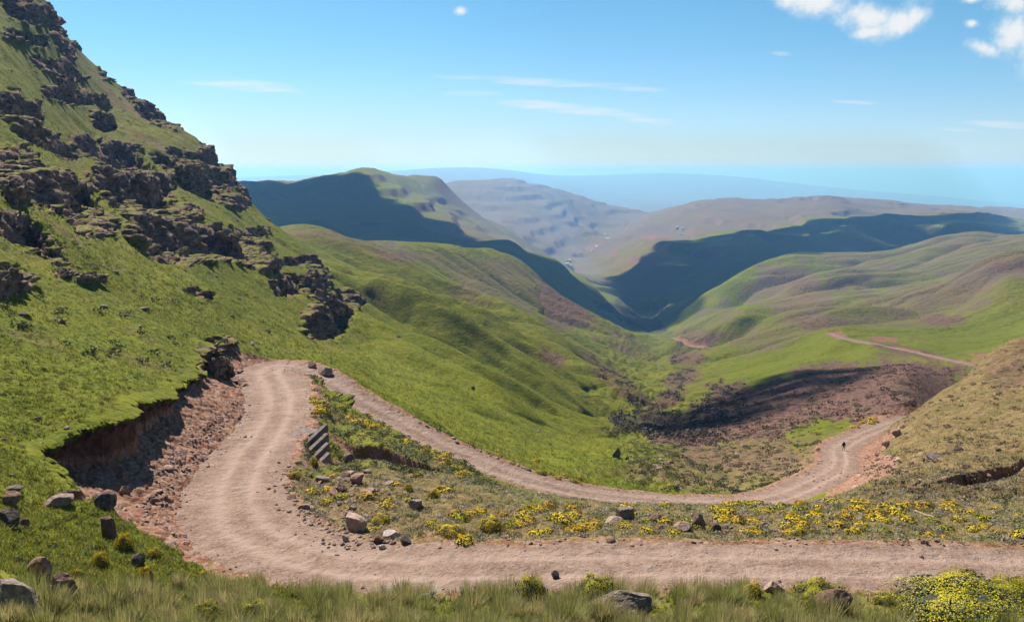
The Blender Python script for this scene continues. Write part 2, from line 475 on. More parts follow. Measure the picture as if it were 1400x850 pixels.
# natural relief on top of the survey
lm = sstep(-Xg - 0.16 * Yg, -12, 18) * sstep(Yg, 30, 70) * (1 - sstep(Yg, 330, 480))     # steep mountainside
amp = 0.010 * Yg
wx = fbm(Xg / 300, Yg / 300, 3) * 60
Znat = Znat + 0.006 * np.minimum(Yg, 3500) * fbm(Xg / (0.16 * 3000) + 3, Yg / (0.16 * 3000), 4) * sstep(Yg, 900, 2200)
_k = 0.5 - 1.0 * sstep(U, 0.10, 0.24)
RW = np.exp(-((PX - 1240) / 130) ** 2 - ((PY - 500) / 34) ** 2) * (Yg > 180) * (Yg < 520)
Znat = Znat + 3.6 * (1 - 0.85 * RW) * fbm((Xg - _k * Yg + wx * .3) / 190 + 5, (Yg + _k * Xg) / 38, 4) * sstep(Yg, 120, 330) * (1 - 0.6 * sstep(Yg, 1500, 3000))
Znat = Znat + 1.1 * (1 - 0.8 * RW) * fbm((Xg - _k * Yg) / 34, (Yg + _k * Xg) / 9, 4) * sstep(Yg, 40, 120) * (1 - sstep(Yg, 500, 900))
Znat = Znat + 0.22 * fbm(Xg / 3.2, Yg / 3.2, 4) * (1 - sstep(Yg, 120, 260))
# ribs and runnels running down the fall line of the green valley side
rib = sstep(Yg, 130, 230) * (1 - sstep(Yg, 800, 1000)) * sstep(Xg / Yg, -0.36, -0.2) * (1 - sstep(Xg / Yg, 0.14, 0.2))
t = (Yg + 0.45 * Xg + 14 * fbm(Xg / 90, Yg / 90, 3)) / 34
Znat = Znat + rib * (-4.2 * (1 - np.abs(perlin(t, Xg / 260))) ** 3 + 2.0) * sstep(Yg, 110, 270) * 1.15
t2 = (Yg + 0.5 * Xg + 6 * fbm(Xg / 40, Yg / 40, 3)) / 11
Znat = Znat + rib * (-1.1 * (1 - np.abs(perlin(t2 + 7, Xg / 120))) ** 3)
rib2 = sstep(Yg, 480, 750) * (1 - sstep(Yg, 1700, 2200)) * sstep(U, 0.16, 0.26)
t3 = (Yg - 0.55 * Xg + 40 * fbm(Xg / 260, Yg / 260, 3)) / 120
Znat = Znat + rib2 * (-15.0 * (1 - np.abs(perlin(t3 + 3, Xg / 700))) ** 3 + 6.0)
t4 = (Yg - 0.5 * Xg + 18 * fbm(Xg / 110 + 4, Yg / 110, 3)) / 38
Znat = Znat + rib2 * (-3.5 * (1 - np.abs(perlin(t4 + 9, Xg / 260))) ** 3)
# far ridges: gullied flanks
fr = sstep(Yg, 1300, 2200) * (1 - sstep(Yg, 9000, 14000))
Znat = Znat - fr * 15 * (1 - np.abs(fbm((Xg + 0.2 * Yg) / 420, Yg / 900, 4))) ** 4 * sstep(Yg, 1300, 3500) + fr * 6
Znat = Znat + fr * (16 * fbm(Xg / 260, Yg / 330, 6, 0.62) + 20 * fbm(Xg / 700 + 3, Yg / 1100, 3)) * sstep(Yg, 1400, 3000)
# crests of the side spurs: a gentle back and a steep flank towards the valley
CRESTS = [
    ([(440, 362, 325), (475, 390, 303), (520, 415, 290), (580, 447, 285), (640, 482, 275), (700, 517, 265), (760, 550, 255), (805, 570, 248)], 9, 26, 6.5),
    ([(425, 326, 480), (470, 341, 470), (540, 375, 450), (600, 396, 440), (660, 413, 430), (700, 432, 410), (760, 470, 390), (800, 500, 380)], 15, 40, 11),
    ([(590, 428, 405), (680, 450, 385), (730, 475, 370), (770, 490, 360), (830, 528, 330), (870, 548, 300)], 11, 26, 8),
    ([(560, 350, 700), (610, 352, 740), (650, 352, 820), (705, 361, 900), (740, 385, 880)], 36, 60, 9),
    ([(690, 388, 740), (740, 400, 760), (790, 430, 740), (850, 470, 700), (890, 492, 640)], 26, 45, 13),
    ([(470, 440, 200), (560, 500, 178), (640, 552, 166), (720, 592, 155)], 6, 16, 2.4),
    ([(500, 470, 172), (580, 530, 148), (660, 580, 132)], 4, 10, 1.2),
    ([(560, 470, 225), (650, 525, 210), (740, 570, 205), (830, 598, 195)], 6, 16, 3.0),
    ([(500, 385, 370), (580, 425, 350), (660, 468, 335), (740, 512, 315), (800, 545, 300)], 8, 20, 5.0),
    ([(950, 462, 880), (1010, 447, 870), (1060, 436, 870), (1130, 420, 900)], 26, 40, 11),
    ([(1000, 480, 650), (1080, 455, 680), (1150, 440, 740), (1230, 428, 800)], 18, 40, 8),
    ([(1190, 424, 860), (1250, 413, 860), (1300, 393, 900), (1345, 363, 950), (1400, 345, 960)], 26, 60, 13),
    ([(940, 428, 1400), (1000, 405, 1420), (1040, 380, 1520), (1085, 351, 1650)], 40, 60, 22),
    ([(1060, 400, 1300), (1150, 396, 1320), (1240, 380, 1400)], 30, 60, 14),
    ([(480, 300, 2200), (560, 318, 2150), (640, 334, 2100), (730, 346, 2000)], 60, 120, 30),
    ([(500, 235, 3900), (545, 270, 3300), (600, 300, 3000), (660, 325, 2700)], 110, 200, 60),
    ([(930, 330, 3450), (900, 365, 2900), (880, 400, 2500)], 90, 120, 45),
    ([(1060, 312, 3600), (1000, 350, 2800), (940, 390, 2300)], 90, 120, 45),
    ([(1215, 290, 3900), (1120, 335, 3000), (1050, 365, 2400)], 90, 120, 45),
]


def along(cp, R, rough):
    """signed distance (+ towards the photographer) and position along a line on the ground"""
    c = np.array([W(*q) for q in cp])
    DD = np.full(U.shape, 1e6, np.float32); SS = np.zeros(U.shape, np.float32); LL = np.zeros(U.shape, np.float32)
    n_ = len(c) - 1
    for i in range(n_):
        a, b = c[i], c[i + 1]
        y0, y1 = max(min(a[1], b[1]) - R, 5.0), max(a[1], b[1]) + R
        j0, j1 = np.searchsorted(GL, [math.log(y0), math.log(y1)])
        xs = [(min(a[0], b[0]) - R) / y0, (min(a[0], b[0]) - R) / y1, (max(a[0], b[0]) + R) / y0, (max(a[0], b[0]) + R) / y1]
        i0, i1 = np.searchsorted(GU, [min(xs), max(xs)])
        sl = (slice(i0, i1), slice(j0, j1))
        X, Y = Xg[sl], Yg[sl]
        wob = 0.28 * rough * fbm(X / (rough * 3.5), Y / (rough * 3.5), 3)
        ex, ey = b[0] - a[0], b[1] - a[1]
        t = np.clip(((X - a[0]) * ex + (Y - a[1]) * ey) / (ex * ex + ey * ey), 0, 1)
        qx, qy = X - (a[0] + t * ex), Y - (a[1] + t * ey)
        d = np.sqrt(qx * qx + qy * qy)
        s_ = np.sign(-(ex * qy - ey * qx)) * (1 if ex > 0 else -1)
        better = d < DD[sl]
        DD[sl] = np.where(better, d, DD[sl]); SS[sl] = np.where(better, s_ * d + wob, SS[sl]); LL[sl] = np.where(better, (i + t) / n_, LL[sl])
    return DD < 1e5, DD, SS, np.maximum(np.sin(np.pi * np.clip(LL, 0, 1)), 0) ** 0.55


for cp, wn, wf, hh in CRESTS:
    ok, DD, SS, LL = along(cp, 2.6 * wf, wn)
    if hh > 25:
        hh *= 0.3
    elif cp[0][2] > 550:
        hh *= 0.7
    elif cp[0][2] > 400:
        hh *= 0.95
    else:
        hh *= 1.3
    prof = np.where(SS > 0, np.exp(-np.abs(SS / wn) ** 1.35), np.exp(-np.abs(SS / wf) ** 1.25)) - 0.45 * np.exp(-((SS - 2.1 * wn) / (1.0 * wn)) ** 2)
    Znat = Znat + np.where(ok, 1.6 * hh * prof * LL, 0)
# little earth scarps: turf above, a bare undercut face below
SCARP = np.zeros(U.shape, np.float32)
for cp, hh, rec in [([(440, 598, 64.5), (480, 611, 62), (520, 621, 60.5), (570, 633, 58.5), (625, 643, 57)], 1.15, 3.5),
                    ([(1212, 652, 61), (1262, 660, 57.5), (1320, 647, 62), (1370, 638, 64), (1420, 622, 69)], 1.1, 4.0),
                    ([(60, 655, 36), (110, 672, 37.5), (150, 690, 40)], 0.6, 2.0)]:
    ok, DD, SS, LL = along(cp, 7.0, 1.3)
    Znat = Znat - np.where(ok, hh * LL * sstep(SS, -0.12, 0.22) * (1 - sstep(SS, 0.4 * rec, rec)), 0)
    SCARP = np.maximum(SCARP, np.where(ok, LL * sstep(SS, -0.25, 0.0) * (1 - sstep(SS, 0.35, 0.8)), 0))
# ledges of hard rock: the mountainside climbs in steps, in patches
wob1 = fbm(Xg / 60 + 9, Yg / 60, 4)
led = (Znat + 6 * wob1) / 8.5
lf = led - np.floor(led)
stepz = (np.floor(led) + sstep(lf, 0.55, 0.80)) * 8.5 - 6 * wob1
PX0, PY0 = proj(Znat / Yg)
zn1 = fbm(PX0 / 60, PY0 / 30, 4); zn2 = fbm(PX0 / 14, PY0 / 8, 4)


def zone(items, soft=0.5, pxy=None):
    PXn, PYn = pxy or (PX0, PY0)
    m = np.zeros(U.shape, np.float32)
    for px, py, rx, ry, ang, y0, y1, wgt in items:
        dx, dy = PXn - px, PYn - py
        cs, sn = math.cos(math.radians(ang)), math.sin(math.radians(ang))
        r = np.sqrt(((dx * cs + dy * sn) / rx) ** 2 + ((-dx * sn + dy * cs) / ry) ** 2)
        k = wgt * sstep(1.0 - r + 0.55 * zn1 + 0.4 * zn2, -soft * 0.5, soft * 0.5) * ((Yg > y0) & (Yg < y1))
        m = np.maximum(m, k)
    return m


CLIFFS = [(40, 15, 60, 24, 30, 100, 400, 1), (30, 52, 46, 14, 10, 100, 400, .9), (75, 95, 40, 12, 20, 100, 400, .9), (95, 132, 50, 13, 10, 90, 400, .9), (20, 150, 50, 26, 20, 80, 300, 1), (155, 97, 26, 20, 30, 150, 420, 1),
          (215, 155, 45, 20, 30, 200, 420, .9), (190, 140, 40, 10, 40, 180, 420, .8), (40, 245, 74, 40, 25, 70, 200, 1), (180, 250, 72, 52, 40, 100, 300, 1), (262, 232, 50, 24, 25, 150, 320, 1), (300, 215, 40, 34, 50, 200, 380, 1),
          (250, 290, 30, 18, 20, 120, 300, .9), (300, 332, 74, 30, 10, 110, 300, 1), (326, 278, 16, 12, 0, 180, 380, .9), (405, 357, 36, 8, 0, 150, 300, 1), (392, 390, 24, 16, 0, 130, 260, 1), (425, 384, 34, 18, -10, 140, 280, 1),
          (455, 430, 50, 34, -38, 120, 260, 1), (248, 345, 44, 16, 10, 100, 220, .8), (85, 372, 22, 8, 0, 60, 140, .9), (120, 380, 22, 9, 0, 60, 140, .8), (12, 385, 30, 28, 0, 50, 110, 1), (300, 495, 34, 32, 60, 60, 120, 1),
          (20, 310, 60, 20, 20, 70, 140, .8), (350, 318, 22, 9, 0, 180, 330, .8), (140, 165, 24, 14, 30, 120, 300, .8), (270, 402, 26, 8, 10, 90, 170, .6), (110, 60, 20, 12, 30, 150, 420, .8),
          (110, 285, 70, 26, 40, 80, 200, .9), (215, 305, 44, 36, 45, 100, 260, .9), (340, 252, 24, 18, 50, 220, 380, .9), (285, 265, 40, 12, 20, 150, 320, .9), (60, 192, 50, 12, 25, 100, 260, .8), (130, 208, 40, 9, 30, 120, 280, .8),
          (350, 360, 40, 10, 10, 130, 260, .9), (232, 226, 40, 14, 30, 150, 320, .9), (190, 330, 40, 10, 35, 90, 200, .7), (60, 340, 40, 9, 30, 60, 140, .7), (430, 300, 14, 6, 20, 200, 400, .8), (378, 300, 18, 7, 30, 220, 400, .9)]
CLIFF = zone([(a, b, c * (0.74 if b < 170 else 0.86), d * (0.74 if b < 170 else 0.82), e, f, g, h) for a, b, c, d, e, f, g, h in CLIFFS], 0.4)
lzone = lm * sstep(Yg, 60, 80)
# each cliff: flat above, steep below
Znat = Znat + (stepz - Znat) * 0.8 * lzone * CLIFF
Znat = Znat + 1.4 * fbm(Xg / 14 + 3, Yg / 14, 4) * lm * sstep(Yg, 60, 120)
led2 = (Znat + 20 * fbm(Xg / 500, Yg / 500, 3)) / 55
lf2 = led2 - np.floor(led2)
stepz2 = (np.floor(led2) + sstep(lf2, 0.45, 0.75)) * 55 - 20 * fbm(Xg / 500, Yg / 500, 3)
Znat = Znat + (stepz2 - Znat) * 0.6 * fr * (1 - sstep(Yg, 7000, 9000)) * sstep(fbm(Xg / 700, Yg / 700, 3), -0.15, 0.2)


# ---------------------------------------------------------------- the track cut into the slope
def spline(pts, step):
    p = np.array(pts, float)
    out = []
    for i in range(len(p) - 1):
        p0, p1, p2, p3 = p[max(i - 1, 0)], p[i], p[i + 1], p[min(i + 2, len(p) - 1)]
        n = max(2, int(np.linalg.norm((p2 - p1)[:3]) / step))
        for k in range(n):
            s = k / n
            out.append(0.5 * (2 * p1 + (p2 - p0) * s + (2 * p0 - 5 * p1 + 4 * p2 - p3) * s * s + (3 * p1 - p0 - 3 * p2 + p3) * s ** 3))
    out.append(p[-1])
    return np.array(out)


def road_path(rd, step):
    return spline([(*W(px, py, Y), hw) for px, py, Y, hw in rd], step)


DR = np.full(U.shape, 99.0, np.float32); ZR = np.zeros(U.shape, np.float32); SR = np.zeros(U.shape, np.float32); SIDE = np.zeros(U.shape, np.float32); TT = np.zeros(U.shape, np.float32)
PATHS = []
for rd, step, reach in ((ROAD, 0.8, 15.0), (ROAD_UP, 2.5, 16.0), (ROAD_FAR, 3.0, 14.0)):
    c = road_path(rd, step)
    zs = c[:, 2].copy()
    for _ in range(30):
        zs[1:-1] = 0.25 * zs[:-2] + 0.5 * zs[1:-1] + 0.25 * zs[2:]
    c[:, 2] = zs
    PATHS.append(c)
    acc = 0.0
    for i in range(len(c) - 1):
        a, b = c[i], c[i + 1]
        y0, y1 = min(a[1], b[1]) - reach, max(a[1], b[1]) + reach
        y0 = max(y0, 3.0)
        j0, j1 = np.searchsorted(GL, [math.log(y0), math.log(y1)])
        xs = [(min(a[0], b[0]) - reach) / y0, (min(a[0], b[0]) - reach) / y1, (max(a[0], b[0]) + reach) / y0, (max(a[0], b[0]) + reach) / y1]
        i0, i1 = np.searchsorted(GU, [min(xs), max(xs)])
        if i1 <= i0 or j1 <= j0:
            continue
        sl = (slice(i0, i1), slice(j0, j1))
        X, Y = Xg[sl], Yg[sl]
        ex, ey = b[0] - a[0], b[1] - a[1]
        ln = math.hypot(ex, ey)
        t = np.clip(((X - a[0]) * ex + (Y - a[1]) * ey) / (ln * ln), 0, 1)
        qx, qy = X - (a[0] + t * ex), Y - (a[1] + t * ey)
        hw = a[3] + t * (b[3] - a[3])
        d = np.sqrt(qx * qx + qy * qy) - hw
        better = d < DR[sl]
        side = np.sign(ex * qy - ey * qx)           # +1: left of the direction of travel
        for arr, val in ((DR, d), (ZR, a[2] + t * (b[2] - a[2])), (SIDE, side), (TT, acc + t * ln), (SR, side * (d + hw))):
            arr[sl] = np.where(better, val, arr[sl])
        acc += ln
en = fbm(Xg / 2.6, Yg / 2.6, 4)
big = fbm(Xg / 7.5 + 30, Yg / 7.5, 3)
E = DR + 0.55 * en * sstep(DR, -1.5, 0.5) + 0.25 * big
onroad = 1 - sstep(E, -0.25, 0.25)
near_r = DR < 14
# wheel tracks and crown
rut = -0.05 * (np.exp(-((np.abs(SR) - 0.85) / 0.28) ** 2)) + 0.05 * fbm(Xg / 1.1, Yg / 1.1, 4)
zroad = ZR + rut + 0.05 * fbm(Xg / 4, Yg / 4, 3)
Ep = np.maximum(E, 0)
# the upper left bank: a raw earth face; elsewhere a low cut
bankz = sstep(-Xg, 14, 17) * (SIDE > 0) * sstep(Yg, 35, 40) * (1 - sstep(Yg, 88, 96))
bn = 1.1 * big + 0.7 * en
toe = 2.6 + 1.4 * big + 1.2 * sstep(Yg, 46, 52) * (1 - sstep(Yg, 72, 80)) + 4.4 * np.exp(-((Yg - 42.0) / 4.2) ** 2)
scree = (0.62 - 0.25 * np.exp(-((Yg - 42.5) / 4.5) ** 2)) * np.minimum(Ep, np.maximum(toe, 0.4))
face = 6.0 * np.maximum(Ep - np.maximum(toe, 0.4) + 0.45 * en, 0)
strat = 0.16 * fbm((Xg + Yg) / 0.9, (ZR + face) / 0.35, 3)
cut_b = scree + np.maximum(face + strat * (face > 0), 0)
cut_o = 0.06 * Ep + 0.55 * np.maximum(Ep - 0.8, 0) + 1.5 * np.maximum(Ep - 2.6 + 0.6 * en, 0)
cut = cut_b * bankz + cut_o * (1 - bankz)
fill = 0.03 * Ep + 0.62 * np.maximum(Ep - 0.6, 0)
Z = np.where(near_r, np.clip(Znat, zroad - fill, zroad + cut), Znat)
Z = np.where(E < 0, zroad, Z)
# the hollow below the concrete steps
_pu, _pv = uv(441, 622)
_px, _py = _pu * 59.0, 59.0
Z = Z - 1.7 * np.exp(-(((Xg - _px) / 2.3) ** 2 + ((Yg - _py) / 2.6) ** 2) ** 1.3) * sstep(DR, 0.4, 1.4)
# turf hanging over the lip of the earth bank
LIP = bankz * near_r * sstep(zroad + cut_b - Znat, -0.2, 0.3) * (1 - sstep(zroad + cut_b - Znat, 0.5, 5.0)) * sstep(Znat - ZR, 1.0, 2.2)
CUTD = np.where(near_r & (E > 0), np.clip(Znat - Z, 0, 9), 0)
FILD = np.where(near_r & (E > 0), np.clip(Z - Znat, 0, 9), 0)
print('paths', [len(c) for c in PATHS])

# ---------------------------------------------------------------- what grows where
PXn, PYn = PX0, PY0
DRY = zone([(1010, 632, 150, 44, 0, 96, 200, 0.62), (1130, 610, 60, 30, 0, 100, 200, 0.5), (1330, 590, 160, 120, 0, 40, 200, 1.25), (1250, 690, 200, 30, 0, 40, 75, 0.75), (1400, 480, 60, 50, 0, 90, 260, 0.8),
            (950, 712, 520, 34, 0, 37, 56, 0.95), (560, 680, 170, 60, 0, 40, 60, 0.85), (1100, 740, 400, 20, 0, 36, 41, 0.6), (520, 605, 130, 30, 22, 56, 80, 0.25),
            (700, 830, 800, 40, 0, 15, 33, 0.45),
            (1200, 430, 230, 40, -12, 560, 1100, 0.50), (1270, 350, 200, 40, -8, 900, 2000, 0.52), (1080, 400, 60, 40, 0, 900, 1900, 0.7), (1060, 425, 40, 20, 0, 700, 1500, 0.4), (1330, 380, 100, 30, -20, 700, 1000, 0.8),
            (520, 340, 150, 12, 10, 380, 900, 0.5), (690, 385, 90, 30, 15, 480, 950, 0.55), (780, 420, 50, 30, 30, 480, 950, 0.6), (860, 470, 60, 14, 35, 480, 950, 0.4),
            (950, 640, 160, 26, 0, 96, 180, 0.35), (1040, 460, 60, 20, 0, 500, 900, 0.5), (970, 445, 50, 25, -20, 800, 1500, 0.45),
            (100, 330, 100, 90, 45, 60, 250, 0.3), (180, 200, 130, 80, 40, 120, 320, 0.35)])
DRY = np.maximum(DRY, 0.75 * sstep(Yg, 3300, 4600) * (PYn > 200))
DRY = np.maximum(DRY, 0.55 * sstep(Yg, 1900, 2600) * sstep(PXn, 480, 640) * (1 - sstep(PXn, 900, 960)))
DRY = np.clip(DRY + 0.12 * zn1 + 0.5 * sstep(fbm(Xg / 13 + 60, Yg / 11, 4), 0.12, 0.42) * (PX0 < 520) * (Yg < 330) + 0.4 * sstep(fbm(Xg / 38 + 20, Yg / 26, 4), 0.10, 0.45) * sstep(Yg, 150, 260), 0, 1)
SCRUB = 0.9 * zone([(1130, 540, 210, 40, -9, 160, 420, 1.0), (1230, 550, 90, 45, 0, 160, 300, 1.0), (1000, 585, 130, 22, -8, 150, 330, 0.9), (1240, 505, 80, 20, 10, 230, 340, 0.85),
              (955, 470, 34, 10, 10, 500, 1100, 0.7), (942, 490, 30, 12, 0, 380, 1100, 0.7), (932, 515, 30, 14, -20, 280, 800, 0.7), (915, 545, 34, 16, -30, 200, 700, 0.7), (890, 575, 40, 16, -20, 180, 500, 0.6), (960, 460, 60, 14, 0, 600, 1100, 0.6), (830, 510, 60, 14, 38, 300, 700, 0.6), (870, 545, 60, 12, 30, 260, 600, 0.6),
              (765, 420, 50, 24, 20, 480, 950, 0.7), (755, 490, 30, 14, 20, 300, 520, 0.7), (640, 405, 40, 14, 20, 380, 700, 0.55), (545, 352, 50, 10, 8, 420, 900, 0.55), (480, 328, 35, 8, 15, 420, 700, 0.5),
              (1110, 390, 90, 12, 8, 900, 1900, 0.55), (1130, 440, 70, 12, 5, 560, 1000, 0.6), (1290, 437, 35, 10, 0, 500, 900, 0.7), (1380, 365, 40, 10, 0, 800, 1100, 0.6), (1330, 335, 90, 12, 5, 1200, 2000, 0.5),
              (1390, 500, 60, 36, -35, 100, 260, 0.55), (1100, 275, 220, 6, 0, 5000, 8000, 0.5), (960, 285, 50, 8, 0, 5000, 8000, 0.5),
              (1020, 625, 120, 26, 0, 100, 190, 0.6), (960, 650, 90, 14, 0, 96, 160, 0.45), (880, 660, 80, 10, 0, 90, 130, 0.35), (1240, 480, 60, 8, 12, 330, 460, 0.7)], 1.1)
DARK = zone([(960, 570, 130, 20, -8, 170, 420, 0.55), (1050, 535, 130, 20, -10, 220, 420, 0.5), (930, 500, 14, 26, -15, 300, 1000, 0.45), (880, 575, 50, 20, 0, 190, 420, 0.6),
             (870, 435, 60, 14, 20, 1000, 2300, 0.6)])  # dark scrub, plus cloud shade painted into the slope colour
FRESH = zone([(1120, 485, 130, 34, -10, 300, 640, 0.6), (1330, 455, 130, 26, -8, 400, 700, 0.6), (1000, 460, 60, 26, 0, 500, 1000, 0.5), (1040, 515, 60, 16, -20, 340, 620, 0.8),
              (620, 560, 260, 90, 30, 90, 260, 0.5), (80, 540, 170, 110, 20, 20, 90, 0.5), (100, 760, 150, 70, 20, 20, 40, 0.55), (450, 340, 60, 100, -40, 200, 400, 0.5), (900, 420, 120, 80, 0, 1000, 5000, 0.8), (1200, 320, 250, 40, 0, 2000, 4500, 0.85), (500, 290, 260, 60, 0, 1700, 3400, 0.85), (760, 380, 140, 40, 30, 1300, 2200, 0.8)])

# bare rock: the steep risers of the ledges and the photographed cliffs
dzl = np.gradient(Z, axis=1) / np.gradient(Yg, axis=1)
dzu = np.gradient(Z, axis=0) / np.gradient(Xg, axis=0)
dzy = dzl - dzu * U                                # along +Y at fixed x
SLOPE = np.sqrt(dzu ** 2 + dzy ** 2)
ROCKZ = CLIFF
lrk = sstep(0.8 * fbm(Xg / 11 + 7, Yg / 11, 4) + 0.9 * (SLOPE - 2.3), 0.0, 0.2) * lm * sstep(Yg, 50, 80)
ROCK = np.maximum(ROCKZ * lm, lrk * 0.9)
ROCK = np.maximum(ROCK, fr * sstep(SLOPE + 0.3 * fbm(Xg / 120, Yg / 120, 4), 0.62, 0.85) * 0.8)
ROCK *= (CUTD < 0.1)
_dirt_extra = sstep(SCARP + 0.3 * en, 0.35, 0.6)
DIRT = np.maximum(_dirt_extra, sstep(CUTD + 0.25 * zn2, 0.05, 0.25), 0.55 * sstep(FILD + 0.3 * zn2, 0.1, 0.4))
DIRT = np.maximum(DIRT, 0.9 * (1 - sstep(E + 0.9 * en + 0.5 * big, 0.4, 1.6)))
DIRT *= 1 - 0.45 * (Xg > -15) * (Yg < 62)
DIRT = np.maximum(DIRT, 0.55 * (1 - sstep(E + 1.1 * en + 0.9 * big, 0.8, 3.4)) * sstep(Yg, 35, 36.5) * (Yg < 62) * (Xg > -15))
DIRT = np.maximum(DIRT, zone([(1345, 488, 20, 4, 8, 300, 520, 0.8), (1208, 464, 18, 4, 5, 380, 520, 0.9), (815, 335, 22, 3, -20, 3500, 7000, 0.5), (900, 325, 26, 3, -5, 3000, 7000, 0.7), (845, 352, 12, 5, 60, 3000, 7000, 0.45), (795, 345, 9, 2, -30, 3500, 7000, 0.9),
                              (1240, 700, 170, 14, 0, 38, 60, 0.4), (500, 680, 70, 40, 20, 40, 58, 0.4), (1180, 655, 60, 26, -40, 70, 150, 0.7), (1090, 650, 40, 20, -20, 80, 130, 0.45), (1210, 575, 40, 8, 0, 160, 200, 0.8)]))

# blocky relief pushed out of the rock faces, along the ground's own normal
nx, ny, nz = -dzu, -dzy, np.ones_like(dzu)
nl = np.sqrt(nx * nx + ny * ny + 1); nx, ny, nz = nx / nl, ny / nl, nz / nl
X3, Y3, Z3 = Xg.copy(), Yg.copy(), Z.copy()
sel = (ROCK > 0.03) & (Yg < 420)
p = np.stack([Xg[sel], Yg[sel], Z[sel]], 1).astype(float)
sz = np.where(p[:, 1] > 110, 3.6, 2.2)
q = p / np.stack([sz * 1.1, sz * 1.1, sz], 1)
q[:, 0] += 0.3 * fbm(p[:, 1] / 3, p[:, 2] / 2, 2)
d1, d2, cv_ = cells3(q, 1)
q2 = p / np.stack([sz * .42, sz * .42, sz * .36], 1)
e1, e2, cv2 = cells3(q2, 9)
push = sz * (0.42 * cv_ + 0.30 * (0.5 - d1) - 0.25 * (1 - sstep(d2 - d1, 0, 0.22)) + 0.16 * cv2 - 0.10 * (1 - sstep(e2 - e1, 0, 0.2)) + 0.25)
push *= 0.7 * sstep(ROCK[sel], 0.05, 0.5)
hn = np.sqrt(nx[sel] ** 2 + ny[sel] ** 2) + 1e-6
# out of the slope: mostly sideways (ledges), a little up
hx, hy = nx[sel] / hn, ny[sel] / hn
X3[sel] += push * (0.75 * hx + 0.25 * nx[sel]); Y3[sel] += push * (0.75 * hy + 0.25 * ny[sel]); Z3[sel] += push * 0.3
# raw earth of the bank
sel = (CUTD > 0.15) & (Yg < 110) & (bankz > 0.3)
p = np.stack([Xg[sel], Yg[sel], Z[sel]], 1).astype(float)
d1, d2, cv_ = cells3(p / np.array([0.55, 0.55, 0.4]), 3)
pe = (0.15 * (0.55 - d1) + 0.08 * cv_) * sstep(CUTD[sel], 0.15, 0.8)
X3[sel] += pe * nx[sel]; Y3[sel] += pe * ny[sel]; Z3[sel] += pe * nz[sel]
# clumpy turf near the photographer
sel = (Yg < 130) & (onroad < 0.5) & (CUTD < 0.2)
Z3[sel] += (0.16 * np.maximum(fbm(Xg[sel] / 0.55, Yg[sel] / 0.55, 3), -0.1)) * sstep(E[sel], 0.3, 1.5)
sel = LIP > 0.02
X3[sel] += (0.85 + 0.5 * en[sel]) * LIP[sel]; Y3[sel] -= 0.25 * LIP[sel]; Z3[sel] -= 0.30 * LIP[sel] ** 2
Zs = Z3


def zsurf(x, y):
    """height of the finished ground"""
    u = x / y; l = math.log(y)
    i = min(max(int(np.searchsorted(GU, u)) - 1, 0), NU - 2); j = min(max(int(np.searchsorted(GL, l)) - 1, 0), NL - 2)
    du = (u - GU[i]) / (GU[i + 1] - GU[i]); dl = (l - GL[j]) / (GL[j + 1] - GL[j])
    return float(Zs[i, j] * (1 - du) * (1 - dl) + Zs[i + 1, j] * du * (1 - dl) + Zs[i, j + 1] * (1 - du) * dl + Zs[i + 1, j + 1] * du * dl)


def gidx(x, y):
    return min(max(int(np.searchsorted(GU, x / y)), 0), NU - 1), min(max(int(np.searchsorted(GL, math.log(y))), 0), NL - 1)


def hit(px, py, ymin=16.0):
    """where the surveyed ground lies in a direction: world point and grid index"""
    u, v = uv(px, py)
    i = int(np.clip(np.searchsorted(GU, u), 0, NU - 1))
    vv = Z[i] / Yg[i]
    js = np.nonzero((vv >= v) & (Yg[i] > ymin))[0]
    if len(js) == 0:
        return None
    j = js[0]
    y = float(Yg[i, j])
    return Vector((u * y, y, zsurf(u * y, y))), i, j


# ---------------------------------------------------------------- ground material
def attr(t, name):
    nd = t.n('ShaderNodeAttribute', attribute_name=name)
    return nd


gm, t = new_mat('mountain_ground')
pos = t.n('ShaderNodeNewGeometry').outputs['Position']
A1 = t.n('ShaderNodeSeparateColor'); t.put(A1, 0, attr(t, 'zones_a').outputs['Color'])
A2 = t.n('ShaderNodeSeparateColor'); t.put(A2, 0, attr(t, 'zones_b').outputs['Color'])
A3 = t.n('ShaderNodeSeparateColor'); t.put(A3, 0, attr(t, 'zones_c').outputs['Color'])
a_road, a_dirt, a_rock = A1.outputs[0], A1.outputs[1], A1.outputs[2]
a_dry, a_scrub, a_dark = A2.outputs[0], A2.outputs[1], A2.outputs[2]
a_fresh, a_far, a_track = A3.outputs[0], A3.outputs[1], A3.outputs[2]
a_face_shade = attr(t, 'zones_c').outputs['Alpha']
nA = t.noise(pos, 2.2, 6, 0.65)          # half metre
nB = t.noise(pos, 0.22, 6, 0.6)          # five metres
nC = t.noise(pos, 0.022, 6, 0.6)         # fifty metres
nD = t.noise(pos, 9.0, 4, 0.7)           # decimetre
nE = t.noise(pos, 0.9, 5, 0.65, 0.4)
near = t.math('SUBTRACT', 1.0, a_far)
